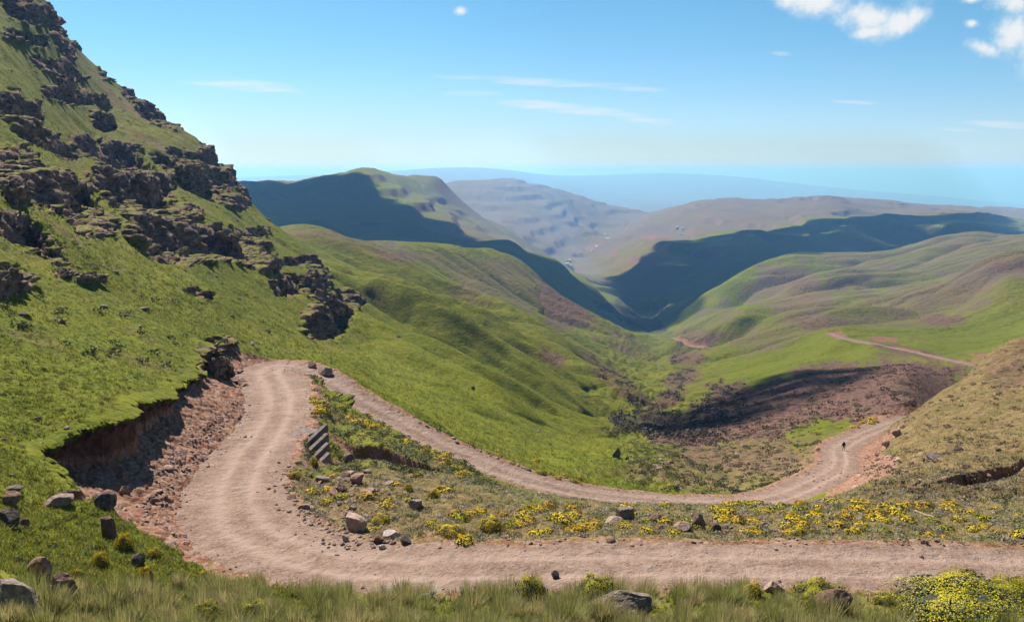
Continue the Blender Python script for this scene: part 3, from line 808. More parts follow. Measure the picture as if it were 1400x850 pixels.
# turf
mixn = t.math('ADD', t.math('MULTIPLY', nB, 0.5), t.math('ADD', t.math('MULTIPLY', nC, 0.35), t.math('MULTIPLY', nA, 0.35)))
g1 = t.mix(t.step(mixn, 0.48, 0.72), (0.074, 0.092, 0.008), (0.235, 0.215, 0.020))
g2 = t.mix(t.step(nE, 0.38, 0.68), g1, (0.168, 0.190, 0.012))
g3 = t.mix(t.math('MULTIPLY', t.step(t.math('ADD', t.math('MULTIPLY', nA, 0.6), t.math('MULTIPLY', nE, 0.4)), 0.50, 0.66), 0.8), g2, (0.034, 0.044, 0.008))
fresh = t.mix(t.step(nE, 0.4, 0.65), (0.098, 0.132, 0.008), (0.180, 0.205, 0.012))
g4 = t.mix(t.math('MULTIPLY', a_fresh, 0.7), g3, fresh)
# straw-coloured grass
d1_ = t.mix(t.step(nE, 0.35, 0.68), (0.145, 0.100, 0.042), (0.250, 0.182, 0.076))
d2_ = t.mix(t.step(nB, 0.45, 0.7), d1_, (0.128, 0.108, 0.034))
d3_ = t.mix(t.math('MULTIPLY', t.step(nA, 0.55, 0.75), 0.6), d2_, (0.075, 0.058, 0.030))
d3_ = t.mix(t.math('MULTIPLY', t.step(a_far, 0.9, 1.0), t.step(t.noise(pos, 0.006, 6, 0.65), 0.40, 0.62)), d3_, (0.165, 0.122, 0.076))
dryf = t.step(t.math('ADD', a_dry, t.math('MULTIPLY', t.math('SUBTRACT', t.math('ADD', t.math('MULTIPLY', nA, 0.5), t.math('MULTIPLY', nB, 0.6)), 0.55), 1.1)), 0.25, 0.75)
c = t.mix(dryf, g4, d3_)
# low heath
s1 = t.mix(t.step(nE, 0.38, 0.62), (0.085, 0.044, 0.033), (0.230, 0.128, 0.092))
s2 = t.mix(t.math('MULTIPLY', t.step(nB, 0.52, 0.66), 0.7), s1, (0.070, 0.085, 0.022))
scf = t.step(t.math('ADD', a_scrub, t.math('MULTIPLY', t.math('SUBTRACT', t.math('ADD', t.math('MULTIPLY', nB, 0.6), t.math('MULTIPLY', nE, 0.5)), 0.55), 1.3)), 0.3, 0.7)
c = t.mix(scf, c, s2)
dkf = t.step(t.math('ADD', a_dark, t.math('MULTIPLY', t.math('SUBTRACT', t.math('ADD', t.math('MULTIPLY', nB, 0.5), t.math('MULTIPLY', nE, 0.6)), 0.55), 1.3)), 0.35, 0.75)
c = t.mix(dkf, c, t.mix(t.step(nE, 0.4, 0.6), (0.030, 0.022, 0.020), (0.062, 0.045, 0.038)))  # near-black scrub tone, doubling as painted cloud shade
# earth
e1_ = t.mix(t.step(nE, 0.36, 0.66), (0.185, 0.080, 0.042), (0.310, 0.168, 0.098))
e2_ = t.mix(t.step(t.noise(pos, 4.5, 5, 0.7), 0.5, 0.68), e1_, (0.300, 0.178, 0.112))
v1 = t.voro(pos, 5.0, 'F1', 'Color')
peb = t.n('ShaderNodeSeparateColor'); t.put(peb, 0, v1)
e3_ = t.mix(t.math('MULTIPLY', t.step(peb.outputs[0], 0.70, 0.74), t.math('MULTIPLY', near, 0.7)), e2_, (0.36, 0.25, 0.20))
e3_ = t.mix(t.math('MULTIPLY', t.step(t.math('ADD', a_face_shade, t.math('MULTIPLY', t.math('SUBTRACT', nE, 0.5), 0.6)), 0.3, 0.7), 0.85), e3_, t.mix(t.step(nA, 0.4, 0.65), (0.062, 0.024, 0.014), (0.160, 0.068, 0.038)))  # steep bank face: its shadow is painted in as darker earth
dtf = t.step(t.math('ADD', a_dirt, t.math('MULTIPLY', t.math('SUBTRACT', t.math('ADD', t.math('MULTIPLY', nA, 0.7), t.math('MULTIPLY', nD, 0.4)), 0.55), 1.2)), 0.35, 0.6)
c = t.mix(dtf, c, e3_)
# basalt
r0 = t.noise(t.scale(pos, (1, 1, 2.6)), 0.55, 7, 0.7)
r1 = t.mix(t.step(r0, 0.35, 0.65), (0.066, 0.040, 0.030), (0.340, 0.215, 0.152))
r2 = t.mix(t.math('MULTIPLY', t.step(nB, 0.5, 0.7), 0.5), r1, (0.16, 0.100, 0.072))
nsep = t.n('ShaderNodeSeparateXYZ'); t.put(nsep, 0, t.n('ShaderNodeNewGeometry').outputs['Normal'])
ledge = t.math('MULTIPLY', t.step(t.math('ADD', nsep.outputs[2], t.math('MULTIPLY', t.math('SUBTRACT', nE, 0.5), 0.7)), 0.84, 0.97), 0.8)
r3 = t.mix(ledge, r2, g3)
rkf = t.step(t.math('ADD', a_rock, t.math('MULTIPLY', t.math('SUBTRACT', t.math('ADD', t.math('MULTIPLY', nE, 0.7), t.math('MULTIPLY', nB, 0.5)), 0.6), 1.2)), 0.36, 0.60)
c = t.mix(rkf, c, r3)
# travelled gravel
q1 = t.mix(t.step(t.math('ADD', t.math('MULTIPLY', nE, 0.6), t.math('MULTIPLY', nB, 0.4)), 0.36, 0.66), (0.205, 0.132, 0.094), (0.315, 0.222, 0.162))
q2_ = t.mix(t.math('MULTIPLY', t.step(nA, 0.50, 0.72), 0.35), q1, (0.215, 0.128, 0.092))
v2 = t.voro(pos, 9.0, 'F1', 'Color')
pb2 = t.n('ShaderNodeSeparateColor'); t.put(pb2, 0, v2)
q3_ = t.mix(t.math('MULTIPLY', t.step(pb2.outputs[0], 0.82, 0.86), t.math('MULTIPLY', t.math('SUBTRACT', near, a_track, clamp=True), 0.5)), q2_, (0.36, 0.26, 0.205))
q4_ = t.mix(t.math('MULTIPLY', t.step(pb2.outputs[1], 0.86, 0.9), t.math('MULTIPLY', t.math('SUBTRACT', near, a_track, clamp=True), 0.6)), q3_, (0.13, 0.078, 0.058))
q4_ = t.mix(t.math('MULTIPLY', a_track, 0.7), q4_, (0.375, 0.268, 0.207))
q4_ = t.mix(t.math('MULTIPLY', t.step(t.noise(pos, 0.55, 6, 0.7, 0.6), 0.52, 0.68), 0.45), q4_, (0.165, 0.100, 0.070))
rdf = t.step(t.math('ADD', a_road, t.math('MULTIPLY', t.math('SUBTRACT', nA, 0.5), 0.9)), 0.4, 0.6)
c = t.mix(rdf, c, q4_)
h = t.math('ADD', t.math('MULTIPLY', nA, 0.55), t.math('ADD', t.math('MULTIPLY', nD, 0.16), t.math('MULTIPLY', nE, 0.8)))
h = t.math('ADD', h, t.math('MULTIPLY', t.math('MULTIPLY', nB, 2.2), a_far))
hs = t.lin(a_far, 0, 1, 0.45, 3.0)
bn = t.n('ShaderNodeBump'); t.put(bn, 'Height', h); t.put(bn, 'Strength', 0.75); t.put(bn, 'Distance', hs)
c = t.mix(1.0, c, (0.80, 0.78, 0.80), 'MULTIPLY')
b = t.n('ShaderNodeBsdfPrincipled'); t.put(b, 'Base Color', c); t.put(b, 'Roughness', 0.95); t.put(b, 'Specular IOR Level', 0.08); t.put(b, 'Normal', bn.outputs[0])
o = t.n('ShaderNodeOutputMaterial'); t.t.links.new(b.outputs[0], o.inputs['Surface'])


# ---------------------------------------------------------------- meshes
def mesh_np(name, verts, faces, mats, parent=None, smooth=True, attrs=None, fmat=None):
    me = bpy.data.meshes.new(name)
    k = faces.shape[1]
    me.vertices.add(len(verts)); me.loops.add(faces.size); me.polygons.add(len(faces))
    me.vertices.foreach_set('co', np.ascontiguousarray(verts, np.float32).ravel())
    me.loops.foreach_set('vertex_index', np.ascontiguousarray(faces, np.int32).ravel())
    me.polygons.foreach_set('loop_start', np.arange(0, faces.size, k, dtype=np.int32))
    if fmat is not None:
        me.polygons.foreach_set('material_index', np.ascontiguousarray(fmat, np.int32))
    me.update(calc_edges=True)
    me.polygons.foreach_set('use_smooth', np.full(len(faces), smooth, bool))
    for an, arr in (attrs or {}).items():
        at = me.attributes.new(an, 'FLOAT_COLOR', 'POINT')
        at.data.foreach_set('color', np.ascontiguousarray(arr, np.float32).ravel())
    for m in (mats if isinstance(mats, (list, tuple)) else [mats]):
        me.materials.append(m)
    o = bpy.data.objects.new(name, me)
    col.objects.link(o)
    if parent is not None:
        o.parent = parent
    return o


def tag(o, label=None, cat=None, group=None, kind=None):
    for k, v in (('label', label), ('category', cat), ('group', group), ('kind', kind)):
        if v is not None:
            o[k] = v
    return o


one = np.ones_like(Z3)
FAR = sstep(np.log(Yg), math.log(90), math.log(700))
za = np.stack([onroad, DIRT, ROCK, one], -1).reshape(-1, 4)
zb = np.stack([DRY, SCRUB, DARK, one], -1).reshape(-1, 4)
TRACK = onroad * np.exp(-((np.abs(SR + 0.3 * big) - 0.95) / 0.5) ** 2)
FACE_SHADE = sstep(face, 0.3, 1.0) * bankz * (CUTD > 0.2)  # where the cut face gets its shade put into the colour
zc = np.stack([FRESH, FAR, TRACK, FACE_SHADE], -1).reshape(-1, 4)
V3 = np.stack([X3, Y3, Z3], -1).reshape(-1, 3)
idx = np.arange(NU * NL).reshape(NU, NL)
Fq = np.stack([idx[:-1, :-1], idx[1:, :-1], idx[1:, 1:], idx[:-1, 1:]], -1)


def patch(name, fm, label):
    f = Fq[fm]
    used, inv = np.unique(f, return_inverse=True)
    o = mesh_np(name, V3[used], inv.reshape(f.shape), gm, attrs={'zones_a': za[used], 'zones_b': zb[used], 'zones_c': zc[used]})
    tag(o, label, None, None, 'structure')
    return o


onf = (E[:-1, :-1] < 0) & (E[1:, 1:] < 0)
yf = Yg[:-1, :-1]
lmf = (lm[:-1, :-1] > 0.5) & ~onf
patch('dirt_road', onf, 'pinkish gravel track winding round the hairpin and down the valley')
patch('mountainside', lmf, 'steep green mountainside with dark rock ledges on the left')
patch('ground', (yf < 200) & ~onf & ~lmf, 'grassy and stony ground round the gravel track')
patch('hills', (yf >= 200) & (yf < 1450) & ~onf & ~lmf, 'green spurs and heath covered slopes falling to the valley floor')
patch('mountains', (yf >= 1450) & ~onf & ~lmf, 'hazy blue ridges and plains at the far end of the valley')

# ---------------------------------------------------------------- air and passing clouds
hm = bpy.data.materials.new('valley_air')
hm.use_nodes = True
h_ = NT(hm.node_tree)
pv = h_.n('ShaderNodeVolumePrincipled')
h_.put(pv, 'Color', (0.22, 0.50, 1.0)); h_.put(pv, 'Density', 1.0e-4); h_.put(pv, 'Absorption Color', (0.32, 0.50, 1.0)); h_.put(pv, 'Anisotropy', 0.3)
ho = h_.n('ShaderNodeOutputMaterial')
h_.t.links.new(pv.outputs[0], ho.inputs['Volume'])
zlo, zhi = float(Zs.min()) - 1.0, float(Zs.max()) + 6.0
print('haze', zlo, zhi)
hx, hy0, hy1 = 48000.0, -60.0, 46000.0
hv = np.array([(x, y, z) for x in (-hx, hx) for y in (hy0, hy1) for z in (zlo, zhi)], float)
hf = np.array([(0, 1, 3, 2), (4, 6, 7, 5), (0, 4, 5, 1), (2, 3, 7, 6), (0, 2, 6, 4), (1, 5, 7, 3)])
tag(mesh_np('haze', hv, hf, hm, smooth=False), kind='stuff')

cm, ct = new_mat('cloud_white')
_d = ct.n('ShaderNodeBsdfDiffuse'); ct.put(_d, 'Color', (0.9, 0.9, 0.9))
_tp = ct.n('ShaderNodeBsdfTransparent')
_mx = ct.n('ShaderNodeMixShader'); ct.put(_mx, 0, 0.5)
ct.t.links.new(_tp.outputs[0], _mx.inputs[1]); ct.t.links.new(_d.outputs[0], _mx.inputs[2])
_o = ct.n('ShaderNodeOutputMaterial'); ct.t.links.new(_mx.outputs[0], _o.inputs['Surface'])


def ico(sub):
    import bmesh
    bm = bmesh.new()
    bmesh.ops.create_icosphere(bm, subdivisions=sub, radius=1.0)
    v = np.array([x.co[:] for x in bm.verts]); f = np.array([[q.index for q in x.verts] for x in bm.faces])
    bm.free()
    return v, f


ICO1, ICO2, ICO3, ICO4 = ico(1), ico(2), ico(3), ico(4)


def inside(pt, poly):
    x, y = pt; c = False
    for i in range(len(poly)):
        x1, y1 = poly[i]; x2, y2 = poly[i - 1]
        if (y1 > y) != (y2 > y) and x < (x2 - x1) * (y - y1) / (y2 - y1) + x1:
            c = not c
    return c


def cloud(shade, H, rad, n, thick=0.5):
    """a cumulus whose shade falls on the given stretch of ground: (px, py, distance)"""
    poly = []
    for px, py, Y in shade:
        x, y, z = W(px, py, Y)
        k = (H - z) / SUN.z
        poly.append((x + SUN.x * k, y + SUN.y * k))
    pa = np.array(poly)
    lo, hi = pa.min(0), pa.max(0)
    vs, fs, off = [], [], 0
    got = 0
    r = np.random.default_rng(len(shade) * 100 + n)
    cand = [p for p in r.uniform(lo, hi, (n * 12, 2)) if inside(p, poly)][:n]
    edge = []
    for i in range(len(poly)):
        a, b = np.array(poly[i - 1]), np.array(poly[i])
        m = max(1, int(np.linalg.norm(b - a) / (rad * 0.6)))
        edge += [a + (b - a) * (j / m) for j in range(m)]
    for k, p in enumerate(cand + edge):
        R = rad * r.uniform(0.5, 1.05) * (0.55 if k >= len(cand) else 1.0)
        v, f = ICO2
        vs.append(v * np.array((R, R, R * thick)) + np.array((p[0], p[1], H + r.uniform(0, rad * 0.3))))
        fs.append(f + off); off += len(v)
    o = mesh_np('cloud', np.concatenate(vs), np.concatenate(fs), cm)
    tag(o, None, None, None, 'structure')


cloud([(330, 258, 2700), (345, 250, 3550), (440, 243, 3650), (478, 246, 3500), (500, 268, 3000), (545, 292, 2700), (600, 318, 2650), (640, 334, 2300), (700, 343, 2050), (740, 352, 1950), (790, 385, 1720), (850, 432, 1540), (885, 447, 1500),
       (885, 452, 1400), (800, 415, 1330), (705, 365, 1290), (600, 350, 1260), (500, 325, 1200), (380, 285, 1300)], 1500, 120, 520)
cloud([(895, 452, 1560), (880, 425, 2000), (850, 400, 2450), (860, 370, 2900), (900, 345, 3300), (1000, 318, 3550), (1100, 309, 3650), (1160, 298, 3750), (1215, 291, 3850), (1300, 293, 3980), (1350, 299, 4050),
       (1365, 310, 3300), (1290, 345, 2000), (1180, 365, 1900), (1085, 370, 1830), (1000, 420, 1560), (935, 440, 1500)], 1500, 120, 480)
cloud([(885, 590, 205), (930, 592, 215), (1000, 584, 215), (1090, 556, 235), (1170, 522, 275), (1190, 498, 330), (1110, 506, 360), (1040, 514, 380), (990, 536, 330), (930, 568, 265)], 1000, 9, 150)

# ---------------------------------------------------------------- stones
def zs_v(x, y):
    u = x / y; l = np.log(y)
    i = np.clip(np.searchsorted(GU, u) - 1, 0, NU - 2); j = np.clip(np.searchsorted(GL, l) - 1, 0, NL - 2)
    du = np.clip((u - GU[i]) / (GU[i + 1] - GU[i]), 0, 1); dl = np.clip((l - GL[j]) / (GL[j + 1] - GL[j]), 0, 1)
    return Zs[i, j] * (1 - du) * (1 - dl) + Zs[i + 1, j] * du * (1 - dl) + Zs[i, j + 1] * (1 - du) * dl + Zs[i + 1, j + 1] * du * dl


def at_v(A, x, y):
    i = np.clip(np.searchsorted(GU, x / y), 0, NU - 1); j = np.clip(np.searchsorted(GL, np.log(y)), 0, NL - 1)
    return A[i, j]


def stone_mat(name, ca, cb, cc, lich=0.0):
    m, t = new_mat(name)
    p = t.n('ShaderNodeTexCoord').outputs['Object']
    inf = t.n('ShaderNodeObjectInfo').outputs['Random']
    pv_ = t.n('ShaderNodeVectorMath', operation='ADD'); t.put(pv_, 0, p); t.put(pv_, 1, inf)
    p = pv_.outputs[0]
    n1 = t.noise(p, 2.6, 7, 0.65); n2 = t.noise(p, 9.0, 5, 0.7); n3 = t.noise(p, 30.0, 3, 0.7)
    c = t.mix(t.step(n1, 0.35, 0.65), ca, cb)
    c = t.mix(t.math('MULTIPLY', t.step(n2, 0.5, 0.68), 0.6), c, cc)
    if lich:
        c = t.mix(t.math('MULTIPLY', t.step(t.noise(p, 5.0, 6, 0.75), 0.56, 0.64), lich), c, (0.42, 0.38, 0.32))
    k = t.lin(inf, 0, 1, 0.72, 1.2)
    kc = t.n('ShaderNodeCombineColor'); t.put(kc, 0, k); t.put(kc, 1, k); t.put(kc, 2, k)
    c = t.mix(1.0, c, kc.outputs[0], 'MULTIPLY')
    hgt = t.math('ADD', t.math('MULTIPLY', n2, 0.6), t.math('ADD', t.math('MULTIPLY', n3, 0.2), n1))
    finish(t, c, 0.92, hgt, 0.8, 0.12, 0.15)
    return m


M_RED = stone_mat('red_sandstone', (0.150, 0.078, 0.056), (0.300, 0.180, 0.130), (0.105, 0.060, 0.046))
M_PINK = stone_mat('pinkish_stone', (0.240, 0.150, 0.115), (0.400, 0.285, 0.225), (0.200, 0.110, 0.075))
M_DARK = stone_mat('dark_basalt', (0.055, 0.040, 0.036), (0.150, 0.110, 0.096), (0.040, 0.030, 0.028))
M_GREY = stone_mat('lichen_stone', (0.130, 0.095, 0.080), (0.250, 0.190, 0.150), (0.100, 0.070, 0.058), 0.6)
M_WHITE = stone_mat('pale_stone', (0.34, 0.27, 0.23), (0.50, 0.43, 0.38), (0.26, 0.18, 0.14))


def stone_shape(seed, base=None, nplane=13, flat=1.0, rough=0.05, block=0.0):
    r = np.random.default_rng(seed)
    v, f = base if base is not None else ICO3
    v = v.copy()
    if block:
        s = np.sign(v) * np.abs(v) ** block
        v = s / np.abs(s).max(1, keepdims=True).clip(0.6) * 0.82
    for _ in range(nplane):
        n = r.normal(size=3); n[2] *= 0.8; n /= np.linalg.norm(n)
        d = r.uniform(0.48, 0.86)
        k = v @ n - d
        v = v - np.maximum(k, 0)[:, None] * n
    v = v + rough * r.normal(size=v.shape) * 0.35
    v[:, 2] *= flat
    v /= np.abs(v).max(0)
    return v, f


class Mesh:
    """shared stone mesh of unit half-size"""
    def __init__(self, seed, mat, base=None, name='stone', **kw):
        v, f = stone_shape(seed, base, **kw)
        o = mesh_np(name, v, f, mat, smooth=False)
        self.me = o.data
        bpy.data.objects.remove(o)


KIT = {}
for key, mt in (('red', M_RED), ('pink', M_PINK), ('dark', M_DARK), ('grey', M_GREY), ('white', M_WHITE)):
    KIT[key] = [Mesh(hash_ * 31 + len(key), mt, ICO3).me for hash_ in range(1, 6)]


def put(name, me, loc, scl, rz=0.0, tilt=(0, 0)):
    o = bpy.data.objects.new(name, me)
    o.location = loc; o.scale = scl; o.rotation_euler = (tilt[0], tilt[1], rz)
    col.objects.link(o)
    return o


def boulder(px, py, wp, hp, key, label, seed, name='boulder', depth=0.8, block=0.0, rz=0.0, sink=0.45, tilt=(0, 0), flat_top=False, np_=12):
    """one particular stone: its base stands where the photograph shows it; size from its distance"""
    h_ = hit(px, py + hp * 0.42)
    p, i, j = h_
    k = p.y / F
    mt = {'red': M_RED, 'pink': M_PINK, 'dark': M_DARK, 'grey': M_GREY, 'white': M_WHITE}[key]
    me = Mesh(seed, mt, ICO4, name, block=block, nplane=np_, rough=0.03).me
    w_, h2 = wp * k, hp * k / max(0.75, CP)
    o = put(name, me, (p.x, p.y + w_ * depth * 0.35, p.z + h2 * (0.5 - sink * 0.5)), (w_ / 2, w_ * depth / 2, h2 / 2 * (1 + sink)), rz, tilt)
    tag(o, label, 'boulder' if name == 'boulder' else 'rock')
    return o


B = boulder
B(850, 834, 104, 40, 'grey', 'large flat grey boulder with lichen among the foreground tussocks', 11, block=0.7, depth=0.7, rz=0.3, tilt=(0.0, 0.12))
B(1145, 832, 58, 44, 'red', 'rounded red-brown boulder beside yellow bush at the bottom edge', 12)
B(1061, 806, 30, 20, 'pink', 'small pinkish boulder behind the tussocks at the near road edge', 13)
B(760, 787, 14, 10, 'dark', 'single dark stone on the near road edge above foreground grass', 14, 'rock')
B(14, 826, 74, 56, 'grey', 'big weathered grey boulder cut off by the lower left corner', 15, block=0.8, sink=0.15)
B(85, 802, 40, 34, 'red', 'squarish dark red boulder in the left foreground grass', 16, block=0.6, rz=0.5)
B(52, 782, 38, 34, 'red', 'jagged dark red rock standing left of the squarish boulder', 17, 'rock')
B(62, 815, 34, 20, 'dark', 'low dark rock lying below the squarish red boulder', 117, 'rock')
B(8, 714, 36, 20, 'dark', 'dark boulder on the left edge of the grassy bank', 18)
B(32, 715, 14, 12, 'red', 'small red stone touching the dark boulder at left edge', 118, 'rock')
B(10, 684, 30, 16, 'red', 'flat red-brown rock on grass above the dark left boulder', 19, 'rock')
B(17, 670, 26, 9, 'grey', 'thin grey slab sunk in grass at left edge', 20, 'rock')
B(75, 688, 44, 14, 'pink', 'long low pinkish rock half sunk in the green bank', 21, 'rock')
B(147, 724, 20, 28, 'red', 'upright square block of dark red stone by the bend', 22, block=0.45, rz=0.4, np_=5)
B(143, 686, 40, 21, 'dark', 'biggest fallen boulder at the foot of the shaded earth bank', 23)
B(168, 668, 18, 16, 'red', 'red rock leaning against the foot of the earth bank', 24, 'rock')
B(188, 770, 22, 16, 'dark', 'dark rock beside yellow bushes on the inside of bend', 25, 'rock')
B(488, 718, 36, 19, 'pink', 'pale boulder with an orange broken face beside the near road', 26, block=0.8)
B(534, 734, 28, 11, 'white', 'whitish flat boulder on the near road margin', 27, block=0.8)
B(521, 748, 13, 8, 'white', 'small bright white stone in front of the whitish boulder', 28, 'rock')
B(472, 737, 10, 9, 'white', 'small white stone left of the orange-faced boulder', 29, 'rock')
B(554, 740, 18, 11, 'dark', 'dark wedge-shaped rock right of the whitish boulder', 30, 'rock')
B(516, 738, 22, 12, 'red', 'red rock between the white stone and whitish boulder', 31, 'rock')
B(855, 706, 22, 17, 'grey', 'square grey block with a shaded side on the flowery spur', 32, block=0.5, rz=0.5, np_=5)
B(840, 714, 30, 8, 'pink', 'thin pinkish slab at the foot of the square grey block', 33, 'rock')
B(898, 711, 20, 10, 'red', 'dark red stone right of the square grey block', 34, 'rock')
B(955, 714, 27, 20, 'red', 'purplish red angular boulder on the middle of flowery spur', 35, block=0.6, rz=0.4)
B(934, 722, 30, 12, 'pink', 'pale flat rock left of the purplish boulder', 36, 'rock')
B(980, 722, 16, 11, 'dark', 'dark stone right of the purplish boulder', 37, 'rock')
B(570, 690, 26, 18, 'grey', 'rounded grey rock among yellow bushes left on the spur', 38, 'rock')
B(486, 656, 24, 14, 'red', 'largest red block in the rubble below the concrete steps', 39, block=0.7)
B(462, 668, 26, 13, 'red', 'slanting red slab in the rubble below the concrete steps', 40, 'rock', tilt=(0.2, -0.3))
B(505, 675, 22, 13, 'pink', 'pinkish rock at the right end of the rubble', 41, 'rock')
B(443, 507, 22, 15, 'pink', 'boulder with dark hollow at the outer edge of hairpin', 42)
B(425, 500, 14, 8, 'pink', 'flat stone left of the boulder on hairpin edge', 43, 'rock')
B(844, 620, 14, 13, 'dark', 'lone dark boulder on the lower green slope', 44)
B(857, 626, 7, 5, 'dark', 'little stone beside the lone dark boulder', 45, 'rock')
B(1229, 593, 16, 8, 'pink', 'flat pink boulder on the corner of the far track', 46)
B(1214, 605, 16, 9, 'pink', 'pink slab at the cut edge below the flat pink boulder', 47, 'rock')
B(1232, 697, 12, 9, 'dark', 'dark stone above the pale stick on the right', 48, 'rock')
B(1205, 688, 13, 9, 'dark', 'dark red stone at the foot of right hand scarp', 49, 'rock')

# outcrops standing out of the mountainside
om, ot = new_mat('weathered_cliff_rock')
op = ot.n('ShaderNodeNewGeometry').outputs['Position']
oA = ot.noise(op, 0.55, 7, 0.7); oB = ot.noise(op, 2.2, 6, 0.7)
oc = ot.mix(ot.step(oA, 0.35, 0.65), (0.066, 0.040, 0.030), (0.340, 0.215, 0.152))
oc = ot.mix(ot.math('MULTIPLY', ot.step(oB, 0.5, 0.66), 0.5), oc, (0.13, 0.085, 0.066))
onr = ot.n('ShaderNodeSeparateXYZ'); ot.put(onr, 0, ot.n('ShaderNodeNewGeometry').outputs['Normal'])
oc = ot.mix(ot.math('MULTIPLY', ot.step(ot.math('ADD', onr.outputs[2], ot.math('MULTIPLY', ot.math('SUBTRACT', oB, 0.5), 0.6)), 0.80, 0.95), 0.8), oc,
            ot.mix(ot.step(oB, 0.4, 0.6), (0.050, 0.066, 0.010), (0.11, 0.115, 0.02)))
finish(ot, oc, 0.95, ot.math('ADD', oA, ot.math('MULTIPLY', oB, 0.5)), 0.9, 0.5, 0.1)
ICO6 = ico(5)


def outcrop(px, py, wp, hp, label, seed, thick=0.55, dip=0.0, grow=1.0):
    p, i, j = hit(px, py + hp * 0.3)
    k = p.y / F
    Wd, H = wp * k, hp * k
    n = Vector((float(nx[i, j]), float(ny[i, j]), 0)).normalized()
    # ledges run along the contour
    tx = Vector((-n.y, n.x, 0))
    if tx.x < 0:
        tx = -tx
    # keep the width the photograph shows
    Wd = Wd / max(0.45, abs(tx.x))
    v, f = ICO6
    s = np.sign(v) * np.abs(v) ** 0.55
    T = max(min(Wd, H) * thick, 1.0)
    q = s * np.array((Wd / 2, T / 2, H / 2))
    blk = max(min(H, Wd) * 0.42, 0.5)
    w1, w2, wv = cells3(q / np.array((blk * 1.2, blk, blk)) + seed * 3.1, seed)
    x1, x2, xv = cells3(q / (blk * 0.38) + seed * 1.7, seed + 3)
    dsp = blk * (0.38 * wv + 0.35 * (0.5 - w1) - 0.22 * (1 - sstep(w2 - w1, 0, 0.2)) + 0.14 * xv - 0.10 * (1 - sstep(x2 - x1, 0, 0.18)))
    rad = v / np.linalg.norm(v, axis=1, keepdims=True)
    q = q + rad * dsp[:, None]
    q[:, 2] += q[:, 0] * math.tan(dip)
    R = np.stack([np.array(tx), np.array(n), np.array((0, 0, 1.0))])
    q = q @ R
    c = np.array(p) + np.array((n.x, n.y, 0)) * (-T * 0.12) + np.array((0, 0, H * 0.18))
    o = mesh_np('rock_outcrop', q, f, om, smooth=False)
    o.location = c
    tag(o, label, 'outcrop')
    return o


O = outcrop
O(300, 497, 40, 52, 'dark rugged outcrop standing right above the hairpin', 1, 0.7)
O(462, 425, 50, 34, 'isolated dark crag at the right end of the mountainside, lowest of the crags', 2, 0.6, -0.35)
O(430, 383, 40, 20, 'ledge of dark rock just above the isolated lowest crag', 3, 0.6, 0.1)
O(392, 392, 26, 22, 'blocky rock left of the ledge above the lowest crag', 4)
O(408, 357, 40, 10, 'thin rock ledge topped with grass high above the lowest crag', 5, 0.8)
O(300, 335, 60, 36, 'broad broken cliff in the middle of the mountainside', 6, 0.5)
O(350, 318, 22, 12, 'small rock knob right of the broad broken cliff', 7)
O(205, 265, 40, 56, 'tallest shaded cliff face in the middle of the slope', 8, 0.5)
O(30, 262, 70, 40, 'wide brownish cliff at the left edge of the slope', 9, 0.5)
O(150, 255, 40, 40, 'dark buttress left of the tallest shaded cliff', 10, 0.5)
O(262, 236, 44, 22, 'rock band right above the tallest shaded cliff', 11, 0.6)
O(330, 282, 14, 14, 'square dark block near the skyline notch', 12)
O(92, 132, 36, 18, 'dark rock ledge on the upper left slope', 13)
O(140, 138, 24, 18, 'dark rock ledge right beside the one on the upper left slope', 14)
O(15, 150, 40, 30, 'dark cliff on the upper slope at the left edge', 15)
O(145, 168, 26, 12, 'narrow rock ledge below the pair of upper ledges', 16)
O(8, 388, 36, 36, 'dark rock mass on the left edge above the green bank', 17)
O(88, 373, 26, 10, 'pale low outcrop above the green bank', 18)
O(122, 380, 24, 11, 'low broken outcrop right of the pale low one', 19)
O(250, 346, 34, 16, 'broken rocks below and left of the broad cliff', 20)
O(272, 402, 24, 9, 'grey rock slab in the little runnel on mid slope', 21)

# loose stones, by where they lie
LOOSE = []


def scatter(n, area, sizes, keys, label, group, seed, ok=None, name='rock'):
    r = np.random.default_rng(seed)
    made = 0
    tries = 0
    while made < n and tries < n * 60:
        tries += 1
        px, py = area(r)
        g = hit(px, py)
        if g is None:
            continue
        p, i, j = g
        if ok is not None and not ok(i, j):
            continue
        s = r.uniform(*sizes) * (1.0 if r.random() > 0.12 else 1.6)
        me = KIT[keys[int(r.integers(len(keys)))]][int(r.integers(5))]
        h2 = s * r.uniform(0.45, 0.8)
        o = put(name, me, (p.x, p.y, p.z + h2 * 0.14 - 0.22 * s * min(1.0, float(SLOPE[i, j]))), (s * r.uniform(.45, .75), s * r.uniform(.4, .6), h2 * 0.5), r.uniform(0, 6.28), (r.uniform(-.25, .25), r.uniform(-.25, .25)))
        tag(o, label, 'rock', group)
        made += 1


def line_area(pts, sx, sy):
    pts = np.array(pts, float)

    def f(r):
        k = int(r.integers(len(pts) - 1)); s = r.random()
        q = pts[k] * (1 - s) + pts[k + 1] * s
        return q[0] + r.normal() * sx, q[1] + r.normal() * sy
    return f


def box_area(x0, y0, x1, y1):
    return lambda r: (r.uniform(x0, x1), r.uniform(y0, y1))


